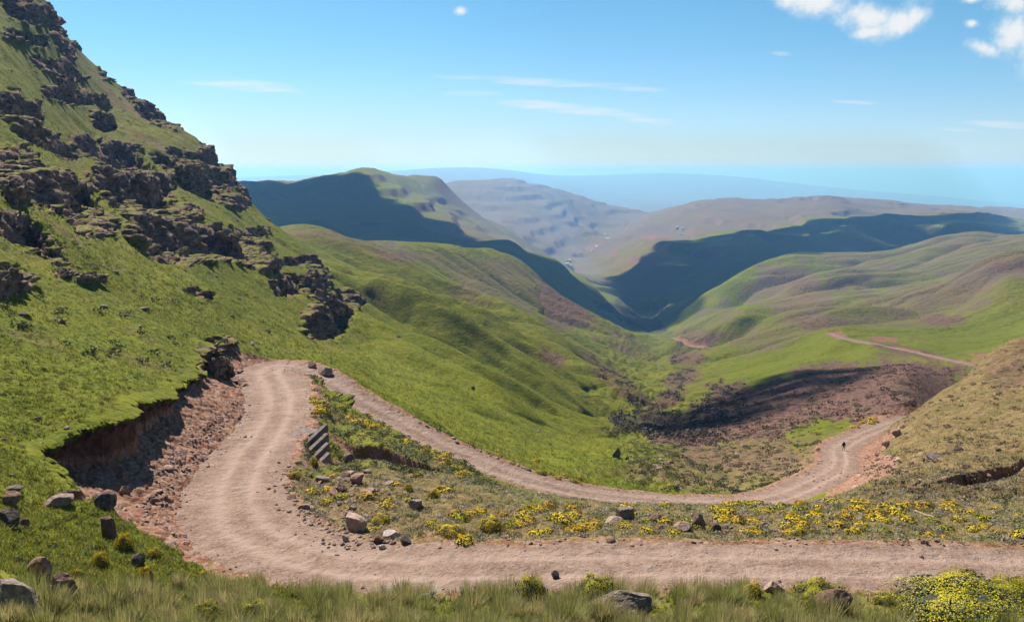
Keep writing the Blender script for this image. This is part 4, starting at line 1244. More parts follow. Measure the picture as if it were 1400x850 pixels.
off_road = lambda i, j: E[i, j] > 0.05
scatter(34, line_area([(205, 712), (225, 660), (255, 620), (300, 580), (330, 560)], 12, 9), (0.22, 0.6), ['red', 'pink', 'red'], 'red-brown stone lying in the scree below the earth bank', 'stones fallen from the earth bank', 1, off_road)
scatter(32, line_area([(440, 640), (480, 655), (530, 680), (470, 700), (430, 690)], 26, 12), (0.25, 0.75), ['red', 'pink', 'red', 'grey'], 'red rubble block heaped on the slope below the concrete steps', 'rubble blocks below the concrete steps', 2, off_road)
scatter(22, line_area([(400, 640), (415, 690), (440, 728), (500, 745), (560, 748)], 13, 5), (0.15, 0.42), ['pink', 'red', 'grey'], 'small stone on the inner margin of the near bend', 'stones on the inner margin of the bend', 3, off_road)
scatter(24, line_area([(820, 705), (880, 712), (960, 722), (1020, 720), (860, 725)], 40, 7), (0.2, 0.5), ['pink', 'grey', 'red', 'grey'], 'small stone among the bushes in the middle of the spur', 'stones among the bushes on the spur', 4, off_road)
scatter(18, line_area([(1180, 660), (1195, 640), (1205, 620), (1170, 650)], 10, 8), (0.35, 0.9), ['pink', 'red'], 'pinkish rock on the eroded right shoulder of the far track', 'rocks on the shoulder of the far track', 5, off_road)
scatter(14, line_area([(1090, 655), (1110, 630), (1130, 620)], 9, 6), (0.35, 0.9), ['pink', 'pink', 'red'], 'pale rock tipped over the left edge of the far track', 'rocks left of the far track', 6, off_road)
scatter(18, line_area([(1212, 652), (1262, 664), (1320, 652), (1375, 643)], 12, 4), (0.25, 0.65), ['red', 'dark', 'red'], 'dark red rock crumbled from the scarp on the right', 'rocks below the right hand scarp', 7, off_road)
scatter(16, line_area([(450, 515), (500, 545), (560, 577), (640, 615), (720, 645)], 6, 2), (0.25, 0.6), ['pink', 'red', 'grey'], 'stone lined along the outer edge of the lower track', 'stones on the outer edge of the lower track', 8, off_road)
scatter(16, box_area(520, 460, 900, 640), (0.4, 1.2), ['dark', 'grey'], 'small dark rock scattered on the smooth green valley side', 'dark rocks on the green valley side', 9, lambda i, j: Yg[i, j] > 95)
scatter(16, line_area([(700, 742), (1000, 745), (1390, 742), (1200, 748)], 60, 4), (0.12, 0.34), ['pink', 'red', 'grey'], 'little stone on the far margin of the near road', 'stones on the far margin of the near road', 10, off_road)
scatter(12, box_area(890, 600, 1090, 670), (0.5, 1.2), ['grey', 'red', 'pink'], 'rock scattered on the rough slope left of the far track', 'rocks on the rough slope below the spur', 11, off_road)
scatter(13, box_area(1230, 470, 1400, 640), (0.4, 1.0), ['red', 'grey', 'dark'], 'rock lying on the dry knoll at right', 'rocks on the dry knoll', 12, off_road)
scatter(18, box_area(10, 300, 420, 480), (0.4, 1.3), ['dark', 'grey'], 'dark stone lying on the steep grass of the mountainside', 'stones on the mountainside', 13, lambda i, j: ROCK[i, j] < 0.4)
scatter(8, box_area(0, 570, 120, 660), (0.2, 0.5), ['red', 'grey'], 'stone half buried in turf above the earth bank', 'stones in the turf above the bank', 14, lambda i, j: CUTD[i, j] < 0.05 and E[i, j] > 2)

# gravel and broken stone too small to count
r = np.random.default_rng(21)
GV, GF, off = [], [], 0
base_v, base_f = ICO1


def litter(n, pick, smin, smax):
    global off
    for _ in range(n):
        x, y = pick()
        if not (3 < y < 260):
            continue
        z = zsurf(x, y)
        s = smin * (smax / smin) ** (r.random() ** 1.6)
        v = base_v * r.uniform(0.55, 1.0, base_v.shape)
        a = r.uniform(0, 6.28)
        R = np.array(((math.cos(a), math.sin(a), 0), (-math.sin(a), math.cos(a), 0), (0, 0, 1)))
        GV.append((v * np.array((s * .6, s * .5, s * .4))) @ R + np.array((x, y, z + s * 0.1))); GF.append(base_f + off); off += len(v)


main = PATHS[0]


def by_road(lo, hi, i0=0, i1=None):
    i1 = i1 or len(main) - 2

    def f():
        i = int(r.integers(i0, i1))
        a, b = main[i], main[i + 1]
        t_ = np.array((b[0] - a[0], b[1] - a[1])); t_ /= np.linalg.norm(t_)
        sd_ = r.choice((-1, 1)); d = a[3] + r.uniform(lo, hi) * abs(r.normal(0.6, 0.5)) 
        return a[0] - t_[1] * d * sd_, a[1] + t_[0] * d * sd_
    return f


def screen(area):
    def f():
        while True:
            g = hit(*area(r))
            if g is not None:
                return g[0].x, g[0].y
    return f


litter(2600, by_road(-0.9, 1.6), 0.05, 0.26)
litter(1500, by_road(-2.5, 0.2), 0.03, 0.11)
litter(450, screen(line_area([(205, 705), (225, 665), (260, 620), (300, 585), (330, 560)], 16, 13)), 0.07, 0.4)
litter(700, screen(line_area([(395, 640), (420, 690), (450, 720), (500, 735), (470, 660), (540, 690)], 22, 12)), 0.06, 0.36)
litter(500, screen(box_area(650, 690, 1400, 745)), 0.06, 0.28)
litter(350, screen(line_area([(1100, 645), (1180, 655), (1200, 625), (1215, 650), (1330, 650)], 18, 9)), 0.12, 0.5)
o = mesh_np('gravel', np.concatenate(GV), np.concatenate(GF), M_PINK, smooth=False)
tag(o, None, None, None, 'stuff')

# ---------------------------------------------------------------- grass
def leaf_mat(name, trans=0.35):
    m, t = new_mat(name)
    a = t.n('ShaderNodeAttribute', attribute_name='tint').outputs['Color']
    n = t.noise(t.n('ShaderNodeNewGeometry').outputs['Position'], 3.0, 3)
    k = t.lin(n, 0.3, 0.7, 0.82, 1.18)
    kc = t.n('ShaderNodeCombineColor'); t.put(kc, 0, k); t.put(kc, 1, k); t.put(kc, 2, k)
    finish(t, t.mix(1.0, a, kc.outputs[0], 'MULTIPLY'), 0.7, spec=0.2, trans=trans)
    return m


M_BLADE = leaf_mat('grass_blade', 0.4)
M_LEAF = leaf_mat('shrub_leaf', 0.25)


def blades(bx, by, bz, az, lean, length, width, ca, cb, seg=3, droop=0.35):
    """tapered curved blades; returns vertices, quads, colours"""
    n = len(bx)
    ts = np.linspace(0, 1, seg + 1)
    dx, dy = np.cos(az), np.sin(az)
    px_, py_ = -dy, dx
    V = np.empty((n, seg + 1, 2, 3), np.float32); Cc = np.empty((n, seg + 1, 2, 4), np.float32)
    for k, t_ in enumerate(ts):
        out = length * (np.sin(lean) * t_ + droop * np.sin(lean) * t_ * t_)
        up = length * (np.cos(lean) * t_ - 0.45 * droop * np.sin(lean) * t_ * t_)
        wd = width * (1 - t_) ** 0.7 * 0.5 + 0.0015
        for s_, sg in ((0, -1), (1, 1)):
            V[:, k, s_, 0] = bx + dx * out + px_ * wd * sg
            V[:, k, s_, 1] = by + dy * out + py_ * wd * sg
            V[:, k, s_, 2] = bz + up
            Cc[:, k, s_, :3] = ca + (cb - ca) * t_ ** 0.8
            Cc[:, k, s_, 3] = 1
    base = np.arange(n)[:, None] * (2 * (seg + 1)) + np.arange(seg)[None] * 2
    Q = np.stack([base, base + 1, base + 3, base + 2], -1).reshape(-1, 4)
    return V.reshape(-1, 3), Q, Cc.reshape(-1, 4)


gr = np.random.default_rng(5)


def stuff(name, pieces, mat, label=None):
    V, Q, K, off = [], [], [], 0
    for v, q, k in pieces:
        V.append(v); Q.append(q + off); K.append(k); off += len(v)
    o = mesh_np(name, np.concatenate(V), np.concatenate(Q), mat, attrs={'tint': np.concatenate(K)})
    tag(o, label, None, None, 'stuff')
    return o


# tall tussocks in the foreground
def tussocks(cx, cy, size, nb, pal):
    n = len(cx)
    rep = np.repeat(np.arange(n), nb)
    N = len(rep)
    sz = size[rep]
    rr = np.sqrt(gr.random(N)) * 0.20 * sz; th = gr.uniform(0, 2 * np.pi, N)
    bx = cx[rep] + rr * np.cos(th); by = cy[rep] + rr * np.sin(th)
    bz = zs_v(bx, by) - 0.04
    lean = np.clip(np.abs(gr.normal(0.26, 0.24, N)), 0.02, 1.1)
    az = th + gr.normal(0, 0.6, N)
    L = sz * gr.uniform(0.45, 1.0, N) * (1 - 0.25 * lean)
    w_ = gr.uniform(0.010, 0.022, N)
    h = np.clip(gr.random(n)[rep] ** 1.3 * 0.9 + gr.random(N) * 0.25 - 0.05, 0, 1)
    pa = np.array(pal)                                  # base green, tip green, base straw, tip straw
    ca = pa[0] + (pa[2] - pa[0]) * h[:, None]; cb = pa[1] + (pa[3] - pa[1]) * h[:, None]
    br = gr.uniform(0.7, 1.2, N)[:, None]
    return blades(bx, by, bz, az, lean, L, w_, ca * br, cb * br)


def sample(n, f, okf):
    out = []
    while len(out) < n:
        u = gr.uniform(f[0], f[1]); y = math.exp(gr.uniform(math.log(f[2]), math.log(f[3])))
        x = u * y
        i, j = gidx(x, y)
        if okf(i, j, PX0[i, j], PY0[i, j]):
            out.append((x, y))
    return np.array(out)


PAL = [(0.075, 0.095, 0.018), (0.230, 0.235, 0.060), (0.130, 0.100, 0.038), (0.430, 0.340, 0.150)]


def fore_ok(i, j, px, py):
    if E[i, j] < 0.5 or CUTD[i, j] > 0.1:
        return False
    if px < 60 and py > 800 and gr.random() < 0.8:
        return False
    if px > 1235 and py > 806 and gr.random() < 0.75:
        return False
    edge = 795 + 14 * float(zn1[i, j]) if px > 240 else 812 + 0.0 * px
    return py > edge


fg = sample(400, (-0.75, 0.75, 17, 33.5), fore_ok)
sizes = gr.uniform(0.5, 1.15, len(fg)) * np.where(gr.random(len(fg)) < 0.12, 1.3, 1.0)
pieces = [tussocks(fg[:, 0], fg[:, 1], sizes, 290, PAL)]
# named by eye: the tallest clumps along the near road edge
big = []
for px, py in ((1005, 812), (990, 818), (830, 800), (850, 806), (880, 810), (300, 806), (325, 812), (345, 815), (640, 815), (665, 812), (160, 815), (185, 812), (210, 820), (440, 812), (470, 815), (1240, 832), (1265, 830), (560, 818), (930, 815), (1360, 812), (60, 822)):
    p, i, j = hit(px, py + 12)
    big.append((p.x, p.y))
big = np.array(big)
pieces.append(tussocks(big[:, 0], big[:, 1], np.full(len(big), 1.2), 340, PAL))
stuff('tussock_grass', pieces, M_BLADE)

# turf of the bank and spur: short tufts
def turf(pts, hmin, hmax, nb, pal, wmul=1.0):
    n = len(pts)
    rep = np.repeat(np.arange(n), nb); N = len(rep)
    s = gr.uniform(hmin, hmax, n)[rep]
    th = gr.uniform(0, 2 * np.pi, N); rr = gr.random(N) * 0.8 * s
    bx = pts[rep, 0] + rr * np.cos(th); by = pts[rep, 1] + rr * np.sin(th)
    bz = zs_v(bx, by) - 0.02
    lean = np.abs(gr.normal(0.5, 0.3, N))
    h = np.clip(gr.random(n)[rep] * 0.8 + gr.random(N) * 0.2, 0, 1)[:, None]
    pa = np.array(pal)
    br = gr.uniform(0.7, 1.25, n)[rep][:, None]
    return blades(bx, by, bz, th, lean, s * gr.uniform(0.6, 1.1, N), wmul * s * 0.16, (pa[0] + (pa[2] - pa[0]) * h) * br, (pa[1] + (pa[3] - pa[1]) * h) * br, seg=2)


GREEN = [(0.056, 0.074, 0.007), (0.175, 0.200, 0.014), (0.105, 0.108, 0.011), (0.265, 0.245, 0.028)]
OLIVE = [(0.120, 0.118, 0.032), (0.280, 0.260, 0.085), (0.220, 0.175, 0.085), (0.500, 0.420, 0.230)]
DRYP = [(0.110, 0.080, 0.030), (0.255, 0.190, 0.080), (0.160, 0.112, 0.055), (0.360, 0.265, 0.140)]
green_ok = lambda i, j, px, py: px < 420 and CUTD[i, j] < 0.08 and E[i, j] > 0.4 and ROCK[i, j] < 0.35 and DIRT[i, j] < 0.5
a = sample(15000, (-0.75, -0.28, 24, 100), green_ok)
spur_ok = lambda i, j, px, py: CUTD[i, j] < 0.2 and E[i, j] > 0.5 and DIRT[i, j] < 0.6
b_ = sample(11000, (-0.30, 0.70, 37, 72), spur_ok)
c_ = sample(5000, (0.40, 0.75, 50, 150), lambda i, j, px, py: px > 1190 and E[i, j] > 0.6 and DIRT[i, j] < 0.5)
d_ = sample(5000, (-0.75, 0.75, 20, 35), lambda i, j, px, py: E[i, j] > 0.2 and py > 690)
e_ = sample(14000, (-0.75, -0.18, 85, 320), lambda i, j, px, py: lm[i, j] > 0.4 and ROCK[i, j] < 0.4 and E[i, j] > 1.5 and CUTD[i, j] < 0.05)
f_ = sample(16000, (-0.34, 0.22, 80, 330), lambda i, j, px, py: lm[i, j] < 0.6 and E[i, j] > 1.5 and SCRUB[i, j] < 0.5)
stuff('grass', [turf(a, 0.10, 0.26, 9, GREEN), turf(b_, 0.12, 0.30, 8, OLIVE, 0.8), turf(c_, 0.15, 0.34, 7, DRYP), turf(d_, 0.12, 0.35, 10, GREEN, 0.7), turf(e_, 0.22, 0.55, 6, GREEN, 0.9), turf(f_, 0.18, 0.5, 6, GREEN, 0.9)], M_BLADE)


# ---------------------------------------------------------------- shrubs
def leafball(n, rx, rz, leaf, rs, shell=0.55, top=False, jit=0.25, up=0.0):
    """n small leaf quads through a cushion; returns vertices and quads"""
    d = rs.normal(size=(n, 3)); d[:, 2] = np.abs(d[:, 2]) * (1.4 if top else 1.0) + (0.25 if top else 0.0)
    d /= np.linalg.norm(d, axis=1, keepdims=True)
    lump = 1 + 0.22 * np.sin(d[:, 0] * 5 + rs.uniform(0, 6)) * np.cos(d[:, 1] * 6 + rs.uniform(0, 6))
    R = (shell + (1 - shell) * rs.random(n) ** 0.5) if not top else rs.uniform(0.93, 1.06, n)
    c = d * (R * lump)[:, None] * np.array((rx, rx, rz))
    a = rs.normal(size=(n, 3)) * jit + d * (0.4 if not top else 1.0)
    a /= np.linalg.norm(a, axis=1, keepdims=True)
    e1 = np.cross(a, rs.normal(size=(n, 3))); e1 /= np.linalg.norm(e1, axis=1, keepdims=True)
    e2 = np.cross(a, e1)
    s = leaf * rs.uniform(0.6, 1.2, n)[:, None]
    V = np.stack([c + e1 * s, c + e2 * s, c - e1 * s, c - e2 * s], 1)
    return V.reshape(-1, 3), np.arange(4 * n).reshape(n, 4), d


def tint(n, ca, cb, rs):
    h = rs.random(n)[:, None]
    k = np.array(ca) + (np.array(cb) - np.array(ca)) * h
    return np.repeat(np.concatenate([k, np.ones((n, 1))], 1), 4, 0)


FLO = ((0.58, 0.390, 0.007), (0.76, 0.540, 0.012))
FLO2 = ((0.45, 0.260, 0.009), (0.60, 0.370, 0.016))
FLO3 = ((0.30, 0.285, 0.010), (0.58, 0.470, 0.014))
FOL = ((0.040, 0.050, 0.022), (0.110, 0.125, 0.065))


def lumpy_core(rx, rz, seed):
    v, f = ICO3
    rs = np.random.default_rng(seed)
    k = 1 + 0.15 * np.sin(v[:, 0] * 5 + seed) * np.cos(v[:, 1] * 6 + seed) + rs.normal(size=len(v)) * 0.04
    v = v * k[:, None] * np.array((rx, rx, rz)) * 0.8
    return v, f


M_CORE = bpy.data.materials.new('shrub_wood'); M_CORE.use_nodes = True
_t = NT(M_CORE.node_tree)
finish(_t, _t.mix(_t.step(_t.noise(_t.n('ShaderNodeTexCoord').outputs['Object'], 14, 4), 0.4, 0.6), (0.028, 0.032, 0.014), (0.065, 0.060, 0.032)), 0.95)


def bush_parts(seed, nleaf, nflow, lf, ff, flo, rz=0.62):
    rs = np.random.default_rng(seed)
    v1, q1, _ = leafball(nleaf, 1.0, rz, lf, rs)
    v2, q2, _ = leafball(nflow, 1.0, rz, ff, rs, top=True, jit=0.35)
    return (v1, q1, tint(nleaf, *FOL, rs)), (v2, q2, tint(nflow, *flo, rs)), lumpy_core(1.0, rz, seed)


def core_quads(c):
    v, f = c
    return v, np.concatenate([f, f[:, 2:3]], 1)


def mesh_only(name, piece, mat):
    o = mesh_np(name, piece[0], piece[1], mat, attrs={'tint': piece[2]})
    me = o.data
    bpy.data.objects.remove(o)
    return me


BIGB, SMALLB = [], []
for sdx in range(3):
    fo, fl, co = bush_parts(40 + sdx, 1100, 2600, 0.05, 0.021, FLO3 if sdx == 2 else FLO)
    o = mesh_np('stems', co[0], co[1], M_CORE); cme = o.data; bpy.data.objects.remove(o)
    BIGB.append((mesh_only('foliage', fo, M_LEAF), mesh_only('flowers', fl, M_LEAF), cme))
fo, fl, co = bush_parts(90, 3200, 7500, 0.028, 0.0125, FLO3, 0.5)
o = mesh_np('stems', co[0], co[1], M_CORE); cme = o.data; bpy.data.objects.remove(o)
BIGB.append((mesh_only('foliage', fo, M_LEAF), mesh_only('flowers', fl, M_LEAF), cme))
for sdx in range(6):
    fo, fl, co = bush_parts(60 + sdx, 130, (180, 230, 120, 280, 150, 210)[sdx], 0.13, 0.080, (FLO, FLO2, FLO, FLO2, FLO3, FLO)[sdx], 0.5)
    v = np.concatenate([fo[0], fl[0], co[0]]); n1, n2 = len(fo[0]), len(fl[0])
    k = np.concatenate([fo[2], fl[2], np.tile((0.04, 0.045, 0.02, 1), (len(co[0]), 1))])
    cq = np.concatenate([co[1], co[1][:, :1]], 1)
    # quads first, then the woody middle as its own faces
    q = np.concatenate([fo[1], fl[1] + n1])
    bmv = mesh_only('flowering_bush', (v[:n1 + n2], q, k[:n1 + n2]), M_LEAF)
    SMALLB.append(bmv)


def big_bush(px, py, wp, hp, var, label, name='flowering_bush', part='blossoms'):
    p, i, j = hit(px, py + hp * 0.45)
    k = p.y / F
    e = bpy.data.objects.new(name, None)
    e.location = (p.x, p.y + wp * k * 0.25, p.z - 0.03)
    e.rotation_euler = (0, 0, random.uniform(0, 6.28))
    sx = wp * k / 2; sz = hp * k / 0.62 * 0.85
    e.scale = (sx, sx * 0.85, sz)
    col.objects.link(e)
    tag(e, label, 'bush')
    for nm, me in zip(('foliage', part, 'stems'), BIGB[var]):
        o = bpy.data.objects.new(nm, me); col.objects.link(o); o.parent = e
    return e


BB = big_bush
BB(727, 808, 56, 42, 2, 'round yellow cushion bush in the middle of the foreground tussocks')
BB(815, 810, 76, 36, 2, 'flat yellow bush behind the large grey foreground boulder')
BB(1032, 808, 32, 26, 0, 'small bright yellow dome left of the pinkish roadside boulder')
BB(1128, 814, 90, 42, 3, 'wide yellow bush behind the rounded red-brown boulder')
BB(1215, 822, 42, 16, 2, 'low greenish yellow bush right of the red-brown boulder')
BB(1283, 826, 70, 34, 3, 'olive yellow bush left of the biggest corner bush')
BB(1350, 834, 220, 50, 3, 'biggest yellow-green bush filling the lower right corner')
BB(1396, 808, 80, 38, 3, 'yellow bush rising behind the biggest corner bush')
BB(278, 840, 48, 30, 2, 'yellow-green mound cut by the bottom edge, left one of two')
BB(345, 840, 54, 30, 2, 'yellow-green mound cut by the bottom edge, right one of two')
BB(168, 741, 26, 26, 0, 'tall yellow bush right below the upright red stone block')
BB(134, 767, 26, 22, 0, 'yellow bush with grey leaves on the grassy left bank')
BB(197, 785, 26, 20, 0, 'bright yellow bush nearest the inside of the bend')
BB(103, 785, 16, 14, 1, 'small yellow bush above the squarish dark red boulder')
BB(209, 759, 22, 14, 1, 'low yellow bush right of the tall one below the stone block')
BB(276, 786, 20, 10, 0, 'tiny yellow bush on the gravel at the track edge')
BB(671, 719, 42, 16, 0, 'wide bright yellow bush nearest the road in mid spur')
BB(615, 728, 48, 16, 0, 'wide yellow cushion left of the mid-spur bright one')
BB(593, 676, 18, 14, 1, 'orange yellow bush above the rounded grey spur rock')
BB(558, 667, 15, 11, 0, 'yellow bush just under the earth scarp, left of a pair')
BB(601, 668, 14, 10, 0, 'yellow bush just under the earth scarp, right of a pair')
BB(402, 650, 18, 11, 0, 'yellow bush left of the concrete steps beside the gravel bend')
BB(429, 632, 14, 14, 1, 'yellow bush growing against the foot of concrete steps')
BB(520, 711, 34, 13, 1, 'orange yellow cushion behind the boulder with an orange face')
BB(1093, 728, 32, 12, 0, 'round yellow cushion on the right part of spur near the road')


def small_bushes(n, area, size, label, group, seed, vars_=(0, 1, 2, 3, 4, 5), ok=off_road):
    rs = np.random.default_rng(seed)
    made = 0
    while made < n:
        px, py = area(rs)
        g = hit(px, py)
        if g is None or not ok(g[1], g[2]):
            continue
        p = g[0]
        s = rs.uniform(*size)
        o = put('flowering_bush', SMALLB[vars_[int(rs.integers(len(vars_)))]], (p.x, p.y, p.z - 0.02), (s, s * rs.uniform(.7, 1.1), s * rs.uniform(.7, 1.1)), rs.uniform(0, 6.28))
        tag(o, label, 'bush', group)
        made += 1


small_bushes(62, line_area([(415, 540), (440, 555), (475, 570), (520, 590), (580, 618), (645, 655), (560, 600)], 9, 7), (0.35, 0.75), 'yellow bush on the grassy strip between the two legs of the hairpin', 'yellow bushes between the legs of the hairpin', 1)
small_bushes(34, line_area([(520, 660), (580, 690), (640, 720), (700, 715), (480, 690), (430, 680)], 26, 14), (0.3, 0.65), 'small yellow bush on the stony slope below the concrete steps', 'yellow bushes on the stony slope', 2)
small_bushes(78, box_area(700, 690, 1120, 732), (0.28, 0.7), 'yellow bush in the flowering band across the middle of the spur', 'yellow bushes across the spur', 3)
small_bushes(58, line_area([(950, 690), (1050, 692), (1150, 693), (1230, 700), (1120, 715), (1200, 722)], 40, 8), (0.28, 0.65), 'yellow bush on the right of the spur where it hides the lower track', 'yellow bushes on the right of the spur', 4)
small_bushes(20, box_area(1230, 690, 1400, 738), (0.25, 0.6), 'yellow bush scattered on the dry ground at the right edge', 'yellow bushes at the right edge', 5)
small_bushes(12, line_area([(680, 625), (760, 655), (780, 660)], 12, 3), (0.4, 0.7), 'yellow bush on the valley side of the lower track', 'yellow bushes beyond the lower track', 6)
small_bushes(10, line_area([(1160, 590), (1185, 580), (1200, 575)], 9, 3), (0.6, 1.2), 'yellow bush above the outer edge of the far track', 'yellow bushes by the far track', 7, ok=lambda i, j: E[i, j] > 0.0)


# low grey heath, nobody could count it
def heath(n, f, okf, smin, smax, ca, cb, nl=46):
    pts = sample(n, f, okf)
    out = []
    for x, y in pts:
        s = gr.uniform(smin, smax)
        v, q, d = leafball(nl, s, s * 0.6, s * 0.17, gr, shell=0.5)
        kk = np.array(ca) + (np.array(cb) - np.array(ca)) * gr.random()
        kk = np.concatenate([np.repeat((kk[None] * gr.uniform(0.75, 1.25, nl)[:, None]), 4, 0), np.ones((nl * 4, 1))], 1)
        out.append((v + np.array((x, y, zsurf(x, y))), q, kk))
    return out


hp_ = heath(1500, (-0.32, 0.70, 38, 64), spur_ok, 0.10, 0.34, (0.150, 0.130, 0.090), (0.330, 0.275, 0.205))
hp_ += heath(700, (-0.32, 0.70, 38, 64), spur_ok, 0.12, 0.36, (0.075, 0.092, 0.022), (0.170, 0.180, 0.055))
hp_ += heath(500, (-0.29, -0.02, 54, 84), lambda i, j, px, py: E[i, j] > 0.5 and SCARP[i, j] < 0.3, 0.2, 0.5, (0.060, 0.075, 0.018), (0.150, 0.140, 0.060))
hp_ += heath(420, (0.40, 0.75, 48, 150), lambda i, j, px, py: px > 1190 and E[i, j] > 0.6, 0.2, 0.6, (0.090, 0.064, 0.036), (0.200, 0.145, 0.085))
hp_ += heath(500, (-0.75, -0.30, 24, 60), green_ok, 0.08, 0.26, (0.040, 0.055, 0.010), (0.095, 0.105, 0.030))
hp_ += heath(900, (0.10, 0.62, 170, 330), lambda i, j, px, py: SCRUB[i, j] > 0.4, 0.5, 1.5, (0.055, 0.030, 0.024), (0.155, 0.088, 0.066), 30)
hp_ += heath(700, (0.10, 0.40, 100, 200), lambda i, j, px, py: px > 860 and E[i, j] > 0.8, 0.3, 0.9, (0.045, 0.052, 0.016), (0.120, 0.105, 0.050), 34)
hp_ += heath(500, (0.10, 0.30, 190, 900), lambda i, j, px, py: DARK[i, j] > 0.4 or SCRUB[i, j] > 0.5, 1.0, 2.6, (0.030, 0.030, 0.018), (0.085, 0.066, 0.048), 30)
hp_ += heath(260, (-0.75, -0.32, 60, 300), lambda i, j, px, py: lm[i, j] > 0.5 and ROCK[i, j] < 0.4 and E[i, j] > 3 and CUTD[i, j] < 0.05, 0.25, 0.8, (0.035, 0.044, 0.010), (0.095, 0.095, 0.030), 36)
stuff('ground_cover', hp_, M_LEAF)

# silvery rosettes in the foreground grass
for px, py, lb in ((525, 812, 'silvery spiky plant in foreground tussocks, left one by the road'), (590, 815, 'silvery spiky plant in foreground tussocks, right of a similar one')):
    p, i, j = hit(px, py + 8)
    n = 26
    az = gr.uniform(0, 6.28, n)
    v, q, k = blades(np.zeros(n), np.zeros(n), np.zeros(n), az, gr.uniform(0.2, 1.1, n), gr.uniform(0.3, 0.55, n), np.full(n, 0.05), np.tile((0.22, 0.24, 0.20), (n, 1)), np.tile((0.46, 0.48, 0.44), (n, 1)))
    o = mesh_np('silver_plant', v, q, M_LEAF, attrs={'tint': k})
    o.location = (p.x, p.y, p.z + 0.25)
    tag(o, lb, 'plant')


# ---------------------------------------------------------------- concrete steps, stick, walker, far houses
cm_, t = new_mat('old_concrete')
p_ = t.n('ShaderNodeNewGeometry').outputs['Position']
n1 = t.noise(p_, 3.0, 7, 0.7); n2 = t.noise(p_, 14.0, 4, 0.7)
cc = t.mix(t.step(n1, 0.35, 0.65), (0.105, 0.080, 0.070), (0.190, 0.150, 0.130))
cc = t.mix(t.math('MULTIPLY', t.step(n2, 0.5, 0.7), 0.5), cc, (0.13, 0.095, 0.08))
finish(t, cc, 0.93, t.math('ADD', n1, t.math('MULTIPLY', n2, 0.5)), 0.7, 0.06)


def block(name, a, b, wdt, top, hgt, mat, parent, nrm, seed, fall=0.0):
    """a rough cast beam from a to b (plan), its outer side along nrm"""
    rs = np.random.default_rng(seed)
    import bmesh
    bm = bmesh.new()
    bmesh.ops.create_cube(bm, size=1.0)
    bmesh.ops.bevel(bm, geom=bm.edges[:], offset=0.02, segments=1, affect='EDGES')
    bmesh.ops.subdivide_edges(bm, edges=[e for e in bm.edges if e.calc_length() > 0.5], cuts=6, use_grid_fill=True)
    a, b = np.array(a), np.array(b)
    d = b - a; ln = np.linalg.norm(d); d = d / ln
    for v in bm.verts:
        c = np.array(v.co)
        j = rs.normal(size=3) * 0.004
        q = (a + b) / 2 + d * (c[0] * ln) + np.array(nrm) * (c[1] * wdt)
        v.co = (q[0] + j[0], q[1] + j[1], top - hgt / 2 + c[2] * hgt + j[2] + fall * c[0] * ln)
    me = bpy.data.meshes.new(name)
    bm.to_mesh(me); bm.free()
    me.materials.append(mat)
    o = bpy.data.objects.new(name, me)
    col.objects.link(o)
    if parent is not None:
        o.parent = parent
        o.matrix_parent_inverse = parent.matrix_world.inverted()
    return o


g0 = hit(424, 600)[0]
steps = bpy.data.objects.new('retaining_steps', None)
col.objects.link(steps)
tag(steps, 'old concrete retaining steps falling from the gravel bend towards the rubble', 'retaining wall')
dirv = Vector((0.42, 0.91, 0)).normalized()
nrmv = Vector((0.91, -0.42, 0)).normalized()
zc0 = g0.z + 0.35
c0 = Vector((g0.x, g0.y, 0))
mid = c0 - nrmv * 0.9
block('capping_slab', (mid - dirv * 1.0)[:2], (mid + dirv * 1.5)[:2], 1.5, zc0 - 0.12, 0.5, cm_, steps, nrmv[:2], 1)
for k in range(4):
    m_ = c0 + nrmv * (0.30 + 0.72 * k) - dirv * (0.35 + 0.85 * k)
    block('step', (m_ - dirv * 1.9)[:2], (m_ + dirv * 2.0)[:2], 0.34, zc0 - 0.22 - 0.40 * k, 1.7, cm_, steps, nrmv[:2], 5 + k, 0.30)

wm, t = new_mat('bleached_wood')
finish(t, t.mix(t.step(t.noise(t.scale(t.n('ShaderNodeTexCoord').outputs['Object'], (1, 14, 14)), 3, 5), 0.4, 0.65), (0.24, 0.18, 0.13), (0.46, 0.38, 0.29)), 0.9)
pa_, pb_ = hit(1249, 700)[0], hit(1277, 709)[0]
seg = 9
vv, ff = [], []
for k in range(seg):
    s = k / (seg - 1)
    q = pa_.lerp(pb_, s)
    rad = 0.075 * (1 - 0.35 * s) * (1 + 0.12 * math.sin(k * 2.3))
    for m_ in range(8):
        an = m_ * math.pi / 4
        vv.append((q.x, q.y + rad * math.cos(an), q.z + 0.09 + 0.03 * math.sin(k * 1.1) + rad * math.sin(an)))
for k in range(seg - 1):
    for m_ in range(8):
        ff.append((k * 8 + m_, (k + 1) * 8 + m_, (k + 1) * 8 + (m_ + 1) % 8, k * 8 + (m_ + 1) % 8))
me = bpy.data.meshes.new('wooden_stick')
me.from_pydata(vv, [], ff + [tuple(range(7, -1, -1)), tuple(range((seg - 1) * 8, seg * 8))], shade_flat=False)
me.materials.append(wm)
o = bpy.data.objects.new('wooden_stick', me); col.objects.link(o)
tag(o, 'pale bleached pole lying on the dry ground right of the spur', 'pole')


def plain(name, colr, rough=0.85):
    m, t = new_mat(name)
    n = t.noise(t.n('ShaderNodeTexCoord').outputs['Object'], 9, 4)
    finish(t, t.mix(t.step(n, 0.3, 0.7), tuple(x * 0.75 for x in colr), tuple(min(1, x * 1.2) for x in colr)), rough)
    return m


